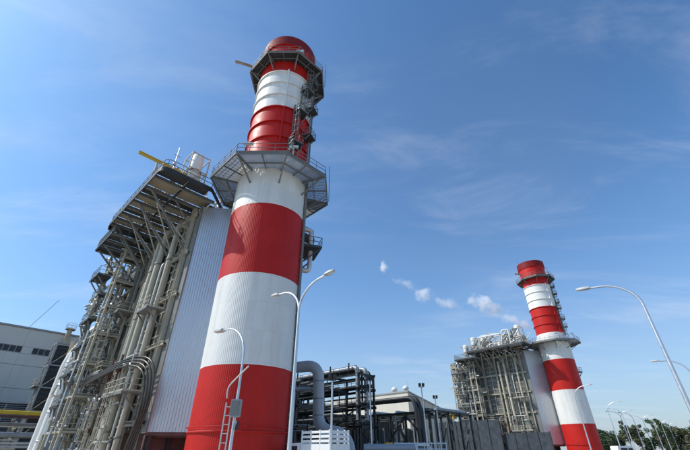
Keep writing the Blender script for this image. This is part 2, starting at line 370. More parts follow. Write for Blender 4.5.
def build_stack(label):
    t = thing('exhaust_stack', label, 'chimney', S1, 0)
    for i, (z0, z1, c_) in enumerate(((0, 7.2, 'red_paint'), (7.2, 14.9, 'white_cladding'), (14.9, 22.4, 'red_paint'), (22.4, 27.4, 'white_cladding'))):
        shell(RL, RL, z0, z1, 96).build('lower_shell_band', c_, t)
    MB().rim([(RL, 27.4), (4.22, 27.42), (4.22, 28.5), (RU + .06, 28.6), (RU + .02, 29.5)], 96).build('collar', 'white_paint', t)
    for z0, z1, c_ in ((29.5, 36.9, 'red_plate'), (36.9, 43.8, 'white_paint'), (43.8, 49.72, 'red_plate')):
        shell(RU, RU, z0, z1, 96).build('upper_shell_band', c_, t)
        n = 3
        for k in range(n):
            z = z0 + (z1 - z0) * (k + (1 if c_ == 'white_paint' else .98)) / n
            if z > 45.6 and z < 49: continue
            if c_ == 'white_paint' and k == 2: z -= .15
            MB().rim([(RU - .01, z - .07), (RU + .22, z - .07), (RU + .22, z + .07), (RU - .01, z + .07)], 96).build('stiffener_ring', c_, t)
    MB().rim([(RU, 49.7), (RU + .24, 49.72), (RU + .24, 51.5), (RU - .16, 51.52), (RU - .18, 44)], 96).build('flared_rim', 'sooty_red', t)
    MB().lathe([(RL + .02, 2.62), (RL + .1, 2.66), (RL + .1, 2.76), (RL + .02, 2.8)], 96).build('base_ring', 'red_paint', t)
    MB().lathe([(RL + .02, 1.2), (RL + .12, 1.24), (RL + .12, 1.36), (RL + .02, 1.4)], 96).build('base_ring', 'red_paint', t)
    pl = oct_platform(t, 6.95, RL, 26.8)
    pu = oct_platform(t, 5.55, RU, 45.9, .25, 0, 1.5)
    # cover plate beside the ladder run
    for z0, z1, c_ in ((29.3, 36.9, 'red_plate'), (36.9, 44.0, 'white_paint')):
        put_az(MB().box(-.10, .10, -.05, .26, z0, z1).build('cover_plate', c_, t), 165, RU)
    # conduits from base to top
    put_az(MB().tube([(0, 0, .3), (0, 0, 45.7)], .09, 8).build('conduit', 'grey_steel', t), 96, RL + .18)
    put_az(MB().tube([(0, 0, .3), (0, 0, 26.6)], .13, 8).build('conduit', 'grey_steel', t), 99, RL + .16)
    tray = MB().box(-.16, .16, -.04, .06, 29.5, 46)
    put_az(tray.build('cable_tray', 'grey_steel', t), 103, RL + .1)
    for z in range(2, 26, 2): put_az(MB().box(-.22, .22, -.2, .04, z - .05, z + .05).build('conduit_clamp', 'grey_steel', t), 98, RL + .2)
    # ladders with rest platforms
    for az, z0, z1 in ((142, 30.9, 37.6), (130, 36.4, 42.0), (120, 41.0, 46.8), (146, 27, 31.8)):
        put_az(ladder(z0, z1).build('ladder', 'grey_steel', t), az, RU + .32)
    for az, z in ((139, 30.9), (135, 36.3), (124, 40.9), (112, 43.4), (112, 33.6), (108, 38.6)):
        g = MB().box(-.75, .75, -.1, 1.15, z - .07, z); ob = put_az(g.build('rest_platform', 'grating', t), az, RU + .1)
        MB().rail([(-.72, .05), (-.72, 1.12), (.72, 1.12), (.72, .05)], z, False, 1.1, .7).build('railing', 'grey_steel', ob)
        for s in (-1, 1): MB().bar((s * .6, 1.0, z - .07), (s * .6, -.08, z - 1.0), .08).build('bracket', 'grey_steel', ob)
    # hoist beam at the top
    hb = MB(); v0 = azv(249, 4.4); v1 = azv(249, 7.6); hb.ibeam((v0.x, v0.y, 47.4), (v1.x, v1.y, 47.4), .22, .34, .04)
    v2 = azv(249, 5.0); hb.bar((v2.x, v2.y, 46.1), (v2.x, v2.y, 47.25), .16); v3 = azv(249, 7.3); hb.bar((v3.x, v3.y, 47.2), (v3.x, v3.y, 46.9), .12)
    hb.build('hoist_beam', 'tan_pipe', t)
    # aircraft warning lamps and floodlights on the platforms
    for az, r, z in ((196, 6.2, 28.4), (150, 6.1, 28.6)):
        v = azv(az, r); MB().box(v.x - .5, v.x + .5, v.y - .12, v.y + .12, z, z + .22).bar((v.x, v.y, z - 1.4), (v.x, v.y, z), .08).build('lamp_box', 'insulation', t)
    v = azv(152, 5.2); MB().box(v.x - .5, v.x + .5, v.y - .3, v.y + .3, 46.3, 46.75).build('lamp_box', 'insulation', t)
    # lightning rods
    for az, r, z0, z1 in ((84, 5.6, 46.1, 51.5), (70, 7.0, 27, 32.5), (262, 3.9, 50.8, 53.2), (92, 3.95, 50.8, 52.6)):
        v = azv(az, r); MB().tube([(v.x, v.y, z0), (v.x, v.y, z1)], .035, 6).build('lightning_rod', 'dark_steel', t)
    # gas sampling platform on the far side
    v = azv(70, 4.0); u = azv(70); s_ = azv(160)
    g = MB(); c0 = v + Vector((0, 0, 19.6)); 
    for k in (0, 1): pass
    q = [c0 + s_ * -1.6, c0 + s_ * 1.6, c0 + s_ * 1.6 + u * 1.9, c0 + s_ * -1.6 + u * 1.9]
    g.add(q + [p + Vector((0, 0, .12)) for p in q], [(3, 2, 1, 0), (4, 5, 6, 7), (0, 1, 5, 4), (1, 2, 6, 5), (2, 3, 7, 6), (3, 0, 4, 7)])
    sp = g.build('sampling_platform', 'grating', t)
    MB().rail([(p.x, p.y) for p in (q[0], q[3], q[2], q[1])], 19.7, False, 1.15, .8).build('railing', 'dark_steel', sp)
    for s in (-1.4, 1.4): MB().bar(c0 + s_ * s + u * 1.7, c0 + s_ * s - Vector((0, 0, 1.7)), .14).build('bracket', 'dark_steel', sp)
    c1 = c0 + u * .9 + s_ * .5
    MB().tube(bend([c1 + Vector((0, 0, 2.6)) - u * .9, c1 + Vector((0, 0, 2.6)), c1 + Vector((0, 0, -2.3)), c1 + Vector((0, 0, -2.3)) - u * .9], .7), .26, 12).build('sample_pipe', 'insulation', t)
    c2 = c0 + u * 1.2 - s_ * .4
    MB().lathe([(.0, 0), (.3, 0), (.3, .9), (.15, 1.1), (0, 1.1)], 12, c2 + Vector((0, 0, .2))).build('analyser', 'insulation', t)
    # hand rail round the foot
    MB().lathe([(RL + .16, 3.0), (RL + .2, 3.03), (RL + .16, 3.06)], 64).build('foot_rail', 'red_paint', t)
    return t
st1 = build_stack('tall red and white banded chimney beside the boiler with the silver corrugated wall')
st2 = copy_tree(st1); st2.location = S1 + OFF2; st2['label'] = 'red and white banded chimney rising behind the dark panelled barrier wall'

# ---------------------------------------------------------------- heat recovery boiler
CB = 4.6; A0, A1 = 8.0, 30.6; ZT = 25.4; ROOF = 26.3
COLS = [8.8, 12.6, 16.4, 20.2, 24.8, 30.2]
LEV = [3.6, 10.2, 15.2, 20.0, 24.9]
def build_boiler(label):
    t = thing('boiler', label, 'boiler', S1, PRZ)
    MB().box(-CB + .3, CB - .3, A0 + .3, A1 - .3, 3.0, ZT).build('casing_core', 'casing', t)
    MB().box(-3.6, 3.6, A0 + 1, A1 - 1, 0, 3.0).build('foundation', 'rust_brown', t)
    for s in (-1, 1):
        for i in range(len(COLS) - 1):
            for j in range(len(LEV) - 1):
                a, b_ = COLS[i] + .3, COLS[i + 1] - .3
                x0, x1 = sorted((s * (CB - .3), s * (CB - .05)))
                p = MB().box(x0, x1, a, b_, LEV[j] + .2, LEV[j + 1] - .2)
                ob = p.build('casing_panel', 'casing', t)
                if s < 0 and i < 3 or s > 0:
                    k = MB(); nst = 2 if i else 3
                    for q in range(1, nst):
                        y = a + (b_ - a) * q / nst; k.box(min(x0, x1) - (.16 if s < 0 else 0), max(x0, x1) + (.16 if s > 0 else 0), y - .06, y + .06, LEV[j] + .2, LEV[j + 1] - .2)
                    for q in range(1, 4):
                        z = LEV[j] + (LEV[j + 1] - LEV[j]) * q / 4; k.box(min(x0, x1) - (.12 if s < 0 else 0), max(x0, x1) + (.12 if s > 0 else 0), a, b_, z - .05, z + .05)
                    k.build('stiffener', 'cream_steel', ob)
        for a in COLS:
            MB().ibeam((s * (CB + .35), a, 0), (s * (CB + .35), a, ROOF - .3 if a < 22 else 24.3), .45, .55, .05).build('column', 'cream_steel', t)
        for z in LEV:
            MB().ibeam((s * (CB + .38), A0 - .2, z), (s * (CB + .38), A1 + .4, z), .3, .42, .05).build('girt', 'cream_steel', t)
        MB().box(*sorted((s * CB, s * (CB + .12))), A0 - .75, A0 + .42, 2.8, 25.9).build('corner_plate', 'grey_steel', t)
        # knee braces to the overhanging roof
        for a in COLS[:4]:
            k = MB(); k.bar((s * (CB + .5), a, 20.6), (s * 10.2, a, ROOF - .25), .2); k.bar((s * (CB + .5), a, 23.4), (s * 7.4, a, ROOF - .3), .14)
            k.build('knee_brace', 'grey_steel', t)
        for a, b_ in zip(COLS[:3], COLS[1:4]):
            k = MB(); k.bar((s * (CB + .5), a, 21.4), (s * 8.9, (a + b_) / 2, ROOF - .35), .12); k.bar((s * (CB + .5), b_, 21.4), (s * 8.9, (a + b_) / 2, ROOF - .35), .12)
            k.build('roof_brace', 'cream_steel', t)
    # end wall above the duct
    MB().box(-CB + .2, CB - .2, A0 - .1, A0 + .3, 25.0, 26.0).build('end_wall', 'casing', t)
    for s in (-1, 1):
        for z in (25.75,): MB().ibeam((s * CB, A0 - .3, z), (s * .3, A0 - .3, z), .25, .35, .04).build('end_beam', 'grey_steel', t)
    # outlet duct narrowing to the chimney: corrugated sheets in courses
    for s in (-1, 1):
        p0 = Vector((s * (CB + .02), 7.35, 0)); dr = Vector((-s * .79, -.613, 0)); nrm = Vector((s * .613, -.79, 0))
        d = MB(); inn = -nrm * .15
        q = [p0 + inn, p0 + dr * 5.28 + inn]
        d.add([(*q[0][:2], 3), (*q[1][:2], 3), (*q[1][:2], 25.6), (*q[0][:2], 25.6)], [(0, 1, 2, 3)]).build('duct_wall', 'casing', t)
        zs = [2.95, 8.5, 14.0, 19.8, 25.6]; wd = 5.28 / 4
        for j in range(4):
            for i in range(4):
                g = MB(); vs = []; n = 5; o = p0 + dr * (wd * i) + nrm * (.015 * (j % 2) + .006 * (i % 2))
                prof = []
                for k in range(n):
                    x = wd * k / n; pw = wd / n
                    prof += [(x, 0), (x + pw * .45, 0), (x + pw * .55, .05), (x + pw * .9, .05), (x + pw, 0)]
                for x, dd in prof:
                    for z in (zs[j] - .06, zs[j + 1]): vs.append(o + dr * x + nrm * dd + Vector((0, 0, z)))
                g.add(vs, [(2 * k, 2 * k + 2, 2 * k + 3, 2 * k + 1) for k in range(len(prof) - 1)]); g.build('cladding_sheet', 'silver_sheet', t)
        # edge trims
        MB().bar((p0.x + nrm.x * .03, p0.y + nrm.y * .03, 2.85), (p0.x + nrm.x * .03, p0.y + nrm.y * .03, 25.7), .14, .14).build('trim', 'silver_sheet', t)
        MB().bar(p0 + nrm * .03 + Vector((0, 0, 25.68)), p0 + dr * 5.28 + nrm * .03 + Vector((0, 0, 25.68)), .16, .12).build('trim', 'silver_sheet', t)
        MB().bar(p0 - nrm * .1 + Vector((0, 0, 2.75)), p0 + dr * 5.28 - nrm * .1 + Vector((0, 0, 2.75)), .3, .25).build('duct_sill', 'rust_brown', t)
    MB().poly([(-CB, 7.3), (-1, 4.5), (1, 4.5), (CB, 7.3)], 25.62, 25.75).build('duct_roof', 'grey_steel', t)
    MB().poly([(-CB + .5, 7.5), (-.9, 4.6), (.9, 4.6), (CB - .5, 7.5)], 2.5, 2.9).build('duct_floor', 'rust_brown', t)
    MB().box(-CB, CB, 7.4, 7.7, 0, 2.7).build('recess_wall', 'rust_brown', t)
    for b_ in (-4.3, -2.6, 2.6, 4.3): MB().ibeam((b_, 7.2, 0), (b_, 7.2, 2.7), .3, .3, .04).build('duct_leg', 'dark_steel', t)
    # roof deck on joists
    RB, RA0, RA1 = 11.0, 4.3, 21.9
    r = .9
    def rounded(b, a0, a1, rr, n=6):
        pts = []
        for cx, cy, s0 in ((b - rr, a1 - rr, 0), (-b + rr, a1 - rr, 90), (-b + rr, a0 + rr, 180), (b - rr, a0 + rr, 270)):
            for k in range(n + 1):
                t_ = R(s0 + 90 * k / n); pts.append((cx + math.cos(t_) * rr, cy + math.sin(t_) * rr))
        return pts
    def outline(b, a0, a1, rr, n, i):
        # the deck is notched round the chimney platform
        p_ = rounded(b, a0, a1, rr, n); k_ = 3 * (n + 1)
        return p_[:k_] + [(-5.25 - i, a0), (-2.2 - i, 7.3 + i), (2.2 + i, 7.3 + i), (5.25 + i, a0)] + p_[k_:]
    rp = outline(RB, RA0, RA1, r, 6, 0); f_ = MB()
    for p, q in zip(rp, rp[1:] + rp[:1]):
        f_.bar((*p, ROOF), (*q, ROOF), .10, .5)
    roof = f_.build('roof_fascia', 'dark_steel', t)
    a = RA0 + .25; k = 0
    jo = [6.2, 8.8, 10.7, 12.6, 14.5, 16.4, 18.3, 20.2, 21.75]
    for a in jo:
        for x0, x1 in (((-RB + .1, -3.9), (3.9, RB - .1)) if a < 7 else ((-RB + .1, RB - .1),)):
            MB().ibeam((x0, a, ROOF - .16), (x1, a, ROOF - .16), .22, .36, .04).build('joist', 'grey_steel', roof)
    for b_ in (-7.8, 7.8):
        MB().ibeam((b_, RA0 + .1, ROOF - .06), (b_, RA1 - .1, ROOF - .06), .18, .26, .04).build('stringer', 'dark_steel', roof)
    edges = [RA0 + .12] + jo
    for i in range(len(edges) - 1):
        y0, y1 = edges[i] + .14, edges[i + 1] - .14
        dark = i in (0,)
        if i == 1: MB().box(-3.9, 3.9, 7.45, y1, ROOF + .1, ROOF + .18).build('deck_panel', 'tan_deck', roof)
        for x0, x1 in ((-RB + .12, -7.9), (-7.7, -4.6), (-4.55, 4.55), (4.6, 7.7), (7.9, RB - .12)):
            gr = dark or (i % 3 == 2 and abs(x0) > 5)
            if y0 < 8.5:
                if abs(x0) < 4.59: continue
                lim = 5.4 if y0 < 6 else 4.0
                if -7.8 < x0 < 0: x1 = -lim
                elif 0 < x0 < 7.8: x0 = lim
            MB().box(x0, x1, y0, y1, ROOF + .1, ROOF + .18).build('deck_panel', 'grating' if gr else 'tan_deck', roof)
    MB().rail(outline(RB - .08, RA0 + .08, RA1 - .08, r, 3, .08), ROOF + .25, True, 1.15, 1.25, .055).build('railing', 'grey_steel', roof)
    # lower deck beyond the roof
    LZ = 24.7
    lf = MB()
    for p, q in (((-10.6, 19.4), (-10.6, 26.4)), ((-10.6, 26.4), (10.6, 26.4)), ((10.6, 26.4), (10.6, 19.4))): lf.bar((*p, LZ), (*q, LZ), .12, .34)
    ld = lf.build('lower_deck', 'dark_steel', t)
    for a in (19.5, 21.9, 24.1, 26.25): MB().ibeam((-10.55, a, LZ - .1), (10.55, a, LZ - .1), .18, .28, .04).build('joist', 'grey_steel', ld)
    for y0, y1 in ((19.6, 21.8), (22.0, 24.0), (24.2, 26.2)):
        for x0, x1 in ((-10.5, -4.7), (4.7, 10.5)): MB().box(x0, x1, y0, y1, LZ + .08, LZ + .15).build('deck_panel', 'grating', ld)
    MB().rail([(-10.55, 19.4), (-10.55, 26.35), (-4.8, 26.35)], LZ + .17, False, 1.3, .3, .05).build('railing', 'grey_steel', ld)
    for b_ in (-10.4, -7.6, -5.6):
        for a in (20.0, 21.6): MB().bar((b_, a, LZ - .2 if b_ < -6 else 15.5), (b_, a, ROOF - .3), .2).build('hanger', 'grey_steel', ld)
    for a, z0, z1 in ((20.6, 21.0, 25.9), (23.2, 20.4, 24.5), (25.6, 20.0, 24.5)): MB().bar((-5.2, a, z0), (-10.3, a, z1 - .1), .18).build('knee_brace', 'grey_steel', ld)
    for k_ in range(5): MB().bar((-9.6 + k_, 21.4, LZ + .3), (-9.6 + k_, 20.0, ROOF - .4), .1).build('deck_brace', 'grey_steel', ld)
    # downcomers, risers and drains on the near side
    for a, r_, z0, z1, mt in ((9.95, .24, 1, 23.4, 'cream_steel'), (11.6, .13, 1, 19, 'insulation'), (13.3, .34, 1.5, 23.8, 'cream_steel'), (14.9, .3, 1.0, 23.0, 'cream_steel'), (16.0, .14, .5, 18, 'cream_steel')):
        pts = bend([(-CB, a, z1 + .5), (-CB - 1.35, a, z1 + .5), (-CB - 1.35, a, z0)], .6)
        ob = MB().tube(pts, r_, 12).build('riser_pipe', mt, t)
        fl = MB()
        z = z0 + 1.5
        while z < z1 - 1:
            fl.lathe([(r_, -.07), (r_ + .09, -.07), (r_ + .09, .07), (r_, .07)], 12, (-CB - 1.35, a, z)); z += 5.6
        fl.build('flange', 'grey_steel', ob)
        for z in LEV:
            if z0 < z < z1: MB().bar((-CB - .5, a, z), (-CB - 1.35 + r_, a, z), .12).build('pipe_support', 'grey_steel', ob)
    # slanting drain line
    MB().tube(bend([(-CB - .9, 17.2, 9.6), (-CB - .9, 18.6, 7.6), (-CB - .9, 21.5, 2.6), (-CB - .9, 22.0, .5)], .5), .22, 10).build('drain_pipe', 'tan_pipe', t)
    # small access platforms on the near side
    for a0, a1, z in ((9.0, 14.6, 5.9), (9.2, 12.4, 13.6), (18.6, 22.6, 8.6), (19.6, 22.8, 15.6)):
        ob = MB().box(-CB - 2.4, -CB - .6, a0, a1, z, z + .1).bar((-CB - 2.4, a0, z), (-CB - 2.4, a1, z), .08, .25).build('access_platform', 'grey_steel', t)
        MB().rail([(-CB - .7, a0 + .05), (-CB - 2.35, a0 + .05), (-CB - 2.35, a1 - .05), (-CB - .7, a1 - .05)], z + .1, False, 1.1, 1.0, .05).build('railing', 'cream_steel', ob)
        for y in (a0 + .2, a1 - .2): MB().bar((-CB - 2.2, y, z), (-CB - .6, y, z - 1.7), .13).build('bracket', 'grey_steel', ob)
    for a, z0, z1 in ((11.6, .5, 6.0), (16.6, .5, 4.6), (21.4, 8.7, 15.6)):
        ob = ladder(z0, z1 + 1, .5, True).build('ladder', 'cream_steel', t); ob.location = (-CB - 2.2, a, 0); ob.rotation_euler = (0, 0, R(90))
    # valves and instruments at the foot of the near side
    rg = random.Random(3)
    for k in range(26):
        a = rg.uniform(10, 24); z = rg.choice((3.2, 4.8, 6.0, 8.3, 1.6)); b_ = -CB - rg.uniform(.9, 2.2); h = rg.uniform(.5, 1.6); r_ = rg.uniform(.06, .16)
        v = MB().tube([(b_, a, z - h), (b_, a, z + h)], r_, 8); v.lathe([(0, -.2), (r_ + .14, -.2), (r_ + .14, .2), (0, .2)], 10, (b_, a, z)); v.tube([(b_, a, z), (b_ - .5, a, z)], .05, 6)
        v.lathe([(.0, -.03), (.25, -.03), (.25, .03), (0, .03)], 10, (b_ - .5, a, z + .0))
        v.build('valve', rg.choice(('insulation', 'cream_steel', 'grey_steel', 'rust_brown')), t)
    for k in range(10):
        a = rg.uniform(9.5, 20); z = rg.choice((2.2, 5.2, 9.4)); 
        MB().tube(bend([(-CB - rg.uniform(1, 2), a, z), (-CB - 1.6, a + rg.uniform(1.5, 4), z), (-CB - 1.6, a + 4, .3)], .4), rg.uniform(.06, .13), 8).build('small_pipe', rg.choice(('insulation', 'cream_steel', 'grey_steel')), t)
    return t
bo1 = build_boiler('boiler block with silver corrugated duct wall, vertical pipes and dark overhanging roof deck')
bo2 = copy_tree(bo1); bo2.location = S1 + OFF2; bo2['label'] = 'cream framed boiler block standing behind the dark barrier wall'

# ---------------------------------------------------------------- stair tower on the boiler side
def build_stairs(label):
    t = thing('stair_tower', label, 'stairs', W(-6.6, 25.6), PRZ)
    x0, x1 = -1.3, 1.2
    ys = [-3.9, -2.2, 2.2, 3.9]; yc0, yc1 = -.6, 3.2
    for x in (x0, x1):
        for y in ys: MB().bar((x, y, 0), (x, y, 24.2), .22).build('post', 'cream_steel', t)
    levs = [3.3 * k for k in range(1, 8)]
    for i, z in enumerate(levs):
        fr = MB()
        for x in (x0, x1): fr.bar((x, ys[0], z - .1), (x, ys[-1], z - .1), .14, .22)
        for y in ys: fr.bar((x0, y, z - .1), (x1, y, z - .1), .14, .22)
        fr.build('floor_beam', 'cream_steel', t)
        lo = i % 2 == 0
        for (y0, y1) in ((ys[0], ys[1]), (ys[2], ys[3])):
            ob = MB().box(x0 - .1, x1 + .1, y0, y1, z, z + .07).build('landing', 'grating', t)
            MB().rail([(x0, y0 + .05), (x0, y1 - .05)], z + .07, False, 1.1, .9).rail([(x0, ys[3] - .05 if y0 > 0 else ys[0] + .05), (x1, ys[3] - .05 if y0 > 0 else ys[0] + .05)], z + .07, False, 1.1, .9).build('railing', 'cream_steel', ob)
        # flight up to this level
        za = z - 3.3; ya, yb = (ys[1], ys[2]) if lo else (ys[2], ys[1]); xc = x0 + .7 if i % 2 else x0 + 1.9
        f = MB()
        for s in (-.5, .5):
            f.bar((xc + s, ya, za), (xc + s, yb, z), .06, .28)
            for hh in (.6, 1.1): f.bar((xc + s, ya, za + hh), (xc + s, yb, z + hh), .05)
            for q in range(5): 
                p = Vector((xc + s, ya, za)).lerp(Vector((xc + s, yb, z)), q / 4); f.bar(p, p + Vector((0, 0, 1.1)), .05)
        for q in range(1, 14):
            p = Vector((xc, ya, za)).lerp(Vector((xc, yb, z)), q / 14); f.box(xc - .48, xc + .48, p.y - .14, p.y + .14, p.z - .02, p.z + .02)
        f.build('stair_flight', 'grey_steel', t)
        # outer braces
        MB().bar((x0, ys[2] if lo else ys[3], z - 3.2), (x0, ys[3] if lo else ys[2], z - .2), .1).build('brace', 'cream_steel', t)
        MB().bar((x1, ys[0], z - 3.2), (x1, ys[1], z - .2), .1).build('brace', 'cream_steel', t)
    # projecting catwalks at the far end with bracket and rail
    for z, ex in ((21.0, 1.6), (18.4, .7), (15.2, .8), (12.0, .55), (8.8, .7), (5.6, .5)):
        ob = MB().box(x0 - ex, x0 + .1, yc0, yc1, z + .13, z + .22).bar((x0 - ex, yc0, z + .1), (x0 - ex, yc1, z + .1), .08, .28).build('catwalk', 'grating', t)
        MB().rail([(x0 - .1, yc0 + .05), (x0 - ex + .05, yc0 + .05), (x0 - ex + .05, yc1 - .05), (x0, yc1 - .05)], z + .22, False, 1.15, .7, .045).build('railing', 'grey_steel', ob)
        for y in (yc0 + .3, (yc0 + yc1) / 2, yc1 - .3): MB().bar((x0 - ex + .15, y, z), (x0, y, z - 1.6), .14).build('bracket', 'grey_steel', ob)
    # piping, valves and instruments between the posts
    rg = random.Random(11)
    for k in range(90):
        z = rg.choice(levs) + rg.uniform(.3, 1.6); y = rg.uniform(-3.6, 4.2); x = rg.uniform(x0 - .7, x1); r_ = rg.uniform(.05, .2); v = MB()
        if rg.random() < .55:
            h = rg.uniform(.5, 1.7); v.tube([(x, y, z - h), (x, y, z + h)], r_, 8); v.lathe([(0, -.22), (r_ + .16, -.22), (r_ + .16, .22), (0, .22)], 10, (x, y, z)); v.tube([(x, y, z), (x - .45, y, z)], .05, 6)
            v.lathe([(0, -.03), (.28, -.03), (.28, .03), (0, .03)], 10, (x - .45, y, z))
        else:
            v.tube(bend([(x, y, z), (x, y + rg.uniform(-2.5, 2.5), z), (x, y + .2, z + rg.uniform(-2.4, 2.4))], .3), r_ * .7, 8)
        v.build('valve', rg.choice(('insulation', 'insulation', 'cream_steel', 'grey_steel', 'galvanized')), t)
    for k in range(9):
        y = rg.uniform(-3.6, 4); x = rg.uniform(x0 - .3, x1)
        MB().tube([(x, y, rg.uniform(0, 5)), (x, y, rg.uniform(13, 23.5))], rg.uniform(.07, .18), 8).build('standpipe', rg.choice(('insulation', 'cream_steel', 'galvanized')), t)
    return t
sa1 = build_stairs('open steel stair tower full of valves at the hall end of the silver-walled boiler')
sa2 = copy_tree(sa1); sa2.location = Vector(sa1.location) + OFF2; sa2['label'] = 'cream zigzag stair tower on the boiler behind the dark barrier wall'

# pair of tall white downcomers beside the stair tower
def pipe_pair(label):
    t = thing('downcomer_pipes', label, 'pipe', W(-7.5, 31.3), PRZ)
    MB().tube(bend([(0, 0, 0), (0, 0, 12.6), (.9, -.8, 15.2), (1.9, -1.0, 16.2)], 1.4), .58, 16).build('pipe', 'white_paint', t)
    MB().tube(bend([(-.4, 1.3, 0), (-.4, 1.3, 11.6), (.6, 1.2, 14.4), (1.8, .6, 16.2)], 1.4), .46, 16).build('pipe', 'white_paint', t)
    MB().tube([(-.3, 2.4, 0), (-.3, 2.4, 14.2)], .2, 12).build('pipe', 'tan_pipe', t)
    for z in (2.5, 5.5, 8.5, 11.2):
        MB().lathe([(.58, -.06), (.64, -.06), (.64, .06), (.58, .06)], 16, (0, 0, z)).build('band', 'galvanized', t)
        MB().bar((-.6, 2.15, z), (1.2, 2.15, z), .14).bar((1.2, -.9, z), (1.2, 2.15, z), .14).bar((1.2, 0, z), (3.2, 0, z), .16).build('guide', 'cream_steel', t)
    return t
pp1 = pipe_pair('pair of fat white insulated pipes rising beside the yellow pipe')

# ---------------------------------------------------------------- equipment on the boiler roofs
def silencer(b, a, h, r, label, off=Vector((0, 0, 0)), z0=ROOF + .2):
    t = thing('vent_silencer', label, 'silencer', W(b, a, z0) + off, PRZ, None)
    MB().lathe([(.25, 0), (.25, .8), (r, 1.1), (r, h - .3), (r * .8, h), (0, h)], 16).build('drum', 'white_paint', t)
    MB().lathe([(r, h * .45), (r + .08, h * .45), (r + .08, h * .45 + .15), (r, h * .45 + .15)], 16).build('band', 'rust_brown', t)
    f = MB()
    for sx in (-1, 1):
        for sy in (-1, 1): f.bar((sx * (r + .35), sy * (r + .35), 0), (sx * (r + .35), sy * (r + .35), h * .9), .12)
    for z in (h * .4, h * .88):
        for s in (-1, 1):
            f.bar((-(r + .35), s * (r + .35), z), (r + .35, s * (r + .35), z), .1); f.bar((s * (r + .35), -(r + .35), z), (s * (r + .35), r + .35, z), .1)
    f.bar((-(r + .35), -(r + .35), 0), (r + .35, -(r + .35), h * .4), .08)
    f.build('support_frame', 'cream_steel', t)
    MB().tube(bend([(r, 0, .9), (r + 1.2, 0, .9), (r + 1.2, 0, 0)], .4), .18, 10).build('pipe', 'insulation', t)
    return t
def drum(b, a, label, off=Vector((0, 0, 0))):
    t = thing('steam_drum', label, 'drum', W(b, a, ROOF + .2) + off, PRZ)
    MB().tube([(-4.6, 0, 1.7), (-4.3, 0, 1.7), (4.3, 0, 1.7), (4.6, 0, 1.7)], [.5, .9, .9, .5], 18).build('shell', 'insulation', t)
    for x in (-3, 3): MB().box(x - .3, x + .3, -.6, .6, 0, 1.1).build('saddle', 'grey_steel', t)
    for x in (-3.5, -1.2, 1.2, 3.5): MB().tube([(x, 0, 2.5), (x, 0, 3.6)], .14, 8).lathe([(0, 3.4), (.3, 3.4), (.3, 3.6), (0, 3.6)], 10, (x, 0, 0)).build('nozzle', 'insulation', t)
    return t
def portal(b, a, w_, h, label, off=Vector((0, 0, 0))):
    t = thing('portal_frame', label, 'frame', W(b, a, ROOF + .2) + off, PRZ)
    for x in (-1.2, 1.2):
        for s in (-1, 1): MB().bar((x, s * w_ / 2, 0), (x, s * w_ / 2, h), .3).build('post', 'cream_steel', t)
        MB().bar((x, -w_ / 2 - .2, h + .15), (x, w_ / 2 + .2, h + .15), .3, .34).build('lintel', 'white_paint', t)
    for s in (-1, 0, 1): MB().bar((-1.2, s * w_ / 2.4, h + .45), (1.2, s * w_ / 2.4, h + .45), .2).build('cross_beam', 'cream_steel', t)
    MB().box(-1.0, 1.0, -w_ / 2 + .5, -w_ / 2 + 2.4, 0, 1.5).build('skid', 'white_paint', t)
    return t
def roof_pipes(label, off, seed, lo=9, hi=34):
    t = thing('roof_piping', label, 'pipes', W(0, 12, ROOF + .2) + off, PRZ); rg = random.Random(seed)
    for k in range(34 if seed < 10 else 60):
        x = rg.uniform(-10, 1); y = rg.uniform(lo - 12, hi - 12); h = rg.uniform(1.2, 4.2 if seed < 10 else 5.0); r_ = rg.uniform(.06, .2)
        v = MB().tube(bend([(x, y, 0), (x, y, h), (x, y + rg.uniform(-2.5, 2.5), h), (x, y + 2.6, .6)], .35), r_, 8)
        if rg.random() < .6: v.lathe([(0, -.25), (r_ + .18, -.25), (r_ + .18, .25), (0, .25)], 10, (x, y, h * .6)); v.tube([(x, y, h * .6), (x - .6, y, h * .6)], .05, 6)
        v.build('pipe', rg.choice(('insulation', 'cream_steel', 'grey_steel', 'white_paint')), t)
    return t
silencer(-7.2, 5.9, 4.6, .7, 'white vent silencer in steel frame on the roof deck near the yellow hoist')
# yellow monorail hoist at the roof corner
t = thing('roof_hoist', 'yellow hoist beam jutting over the dark roof corner on two posts', 'hoist', W(-10.0, 8.4, ROOF + .2), PRZ)
MB().ibeam((-2.9, 0, 3.2), (4.2, 0, 3.2), .22, .36, .05).build('beam', 'yellow_paint', t)
for x in (-.7, 3.6): MB().bar((x, 0, 0), (x, 0, 3.0), .2).bar((x, 0, 1.6), (x + .9, 0, 3.0), .1).build('post', 'cream_steel', t)
t = thing('roof_mast', 'thin white mast with cross arm on the roof deck behind the yellow hoist', 'mast', W(-9.6, 5.6, ROOF + .2), PRZ)
MB().tube([(0, 0, 0), (0, 0, 4.2)], .06, 6).build('pole', 'galvanized', t); MB().bar((-.4, 0, 3.0), (.4, 0, 3.0), .06).lathe([(0, 0), (.18, 0), (.18, .3), (0, .3)], 8, (0, 0, 1.6)).build('fitting', 'insulation', t)
roof_pipes('low pipes and valves along the roof edge beside the yellow hoist', Vector((0, 0, 0)), 5, 9, 20)
o2 = OFF2
silencer(-7.5, 6.5, 5.6, .75, 'slim white vent silencer on the barrier-side boiler roof right beside the chimney', o2)
silencer(-8.0, 20.3, 4.4, .8, 'stout white vent silencer on the barrier-side boiler roof above the zigzag stairs', o2)
silencer(-4.0, 11.0, 4.6, .6, 'white vent silencer on the barrier-side boiler roof between portal frame and chimney', o2)
drum(0, 19, 'long insulated steam drum lying on the barrier-side boiler roof', o2)
drum(0, 11.5, 'insulated steam drum on the barrier-side boiler roof beside the chimney', o2)
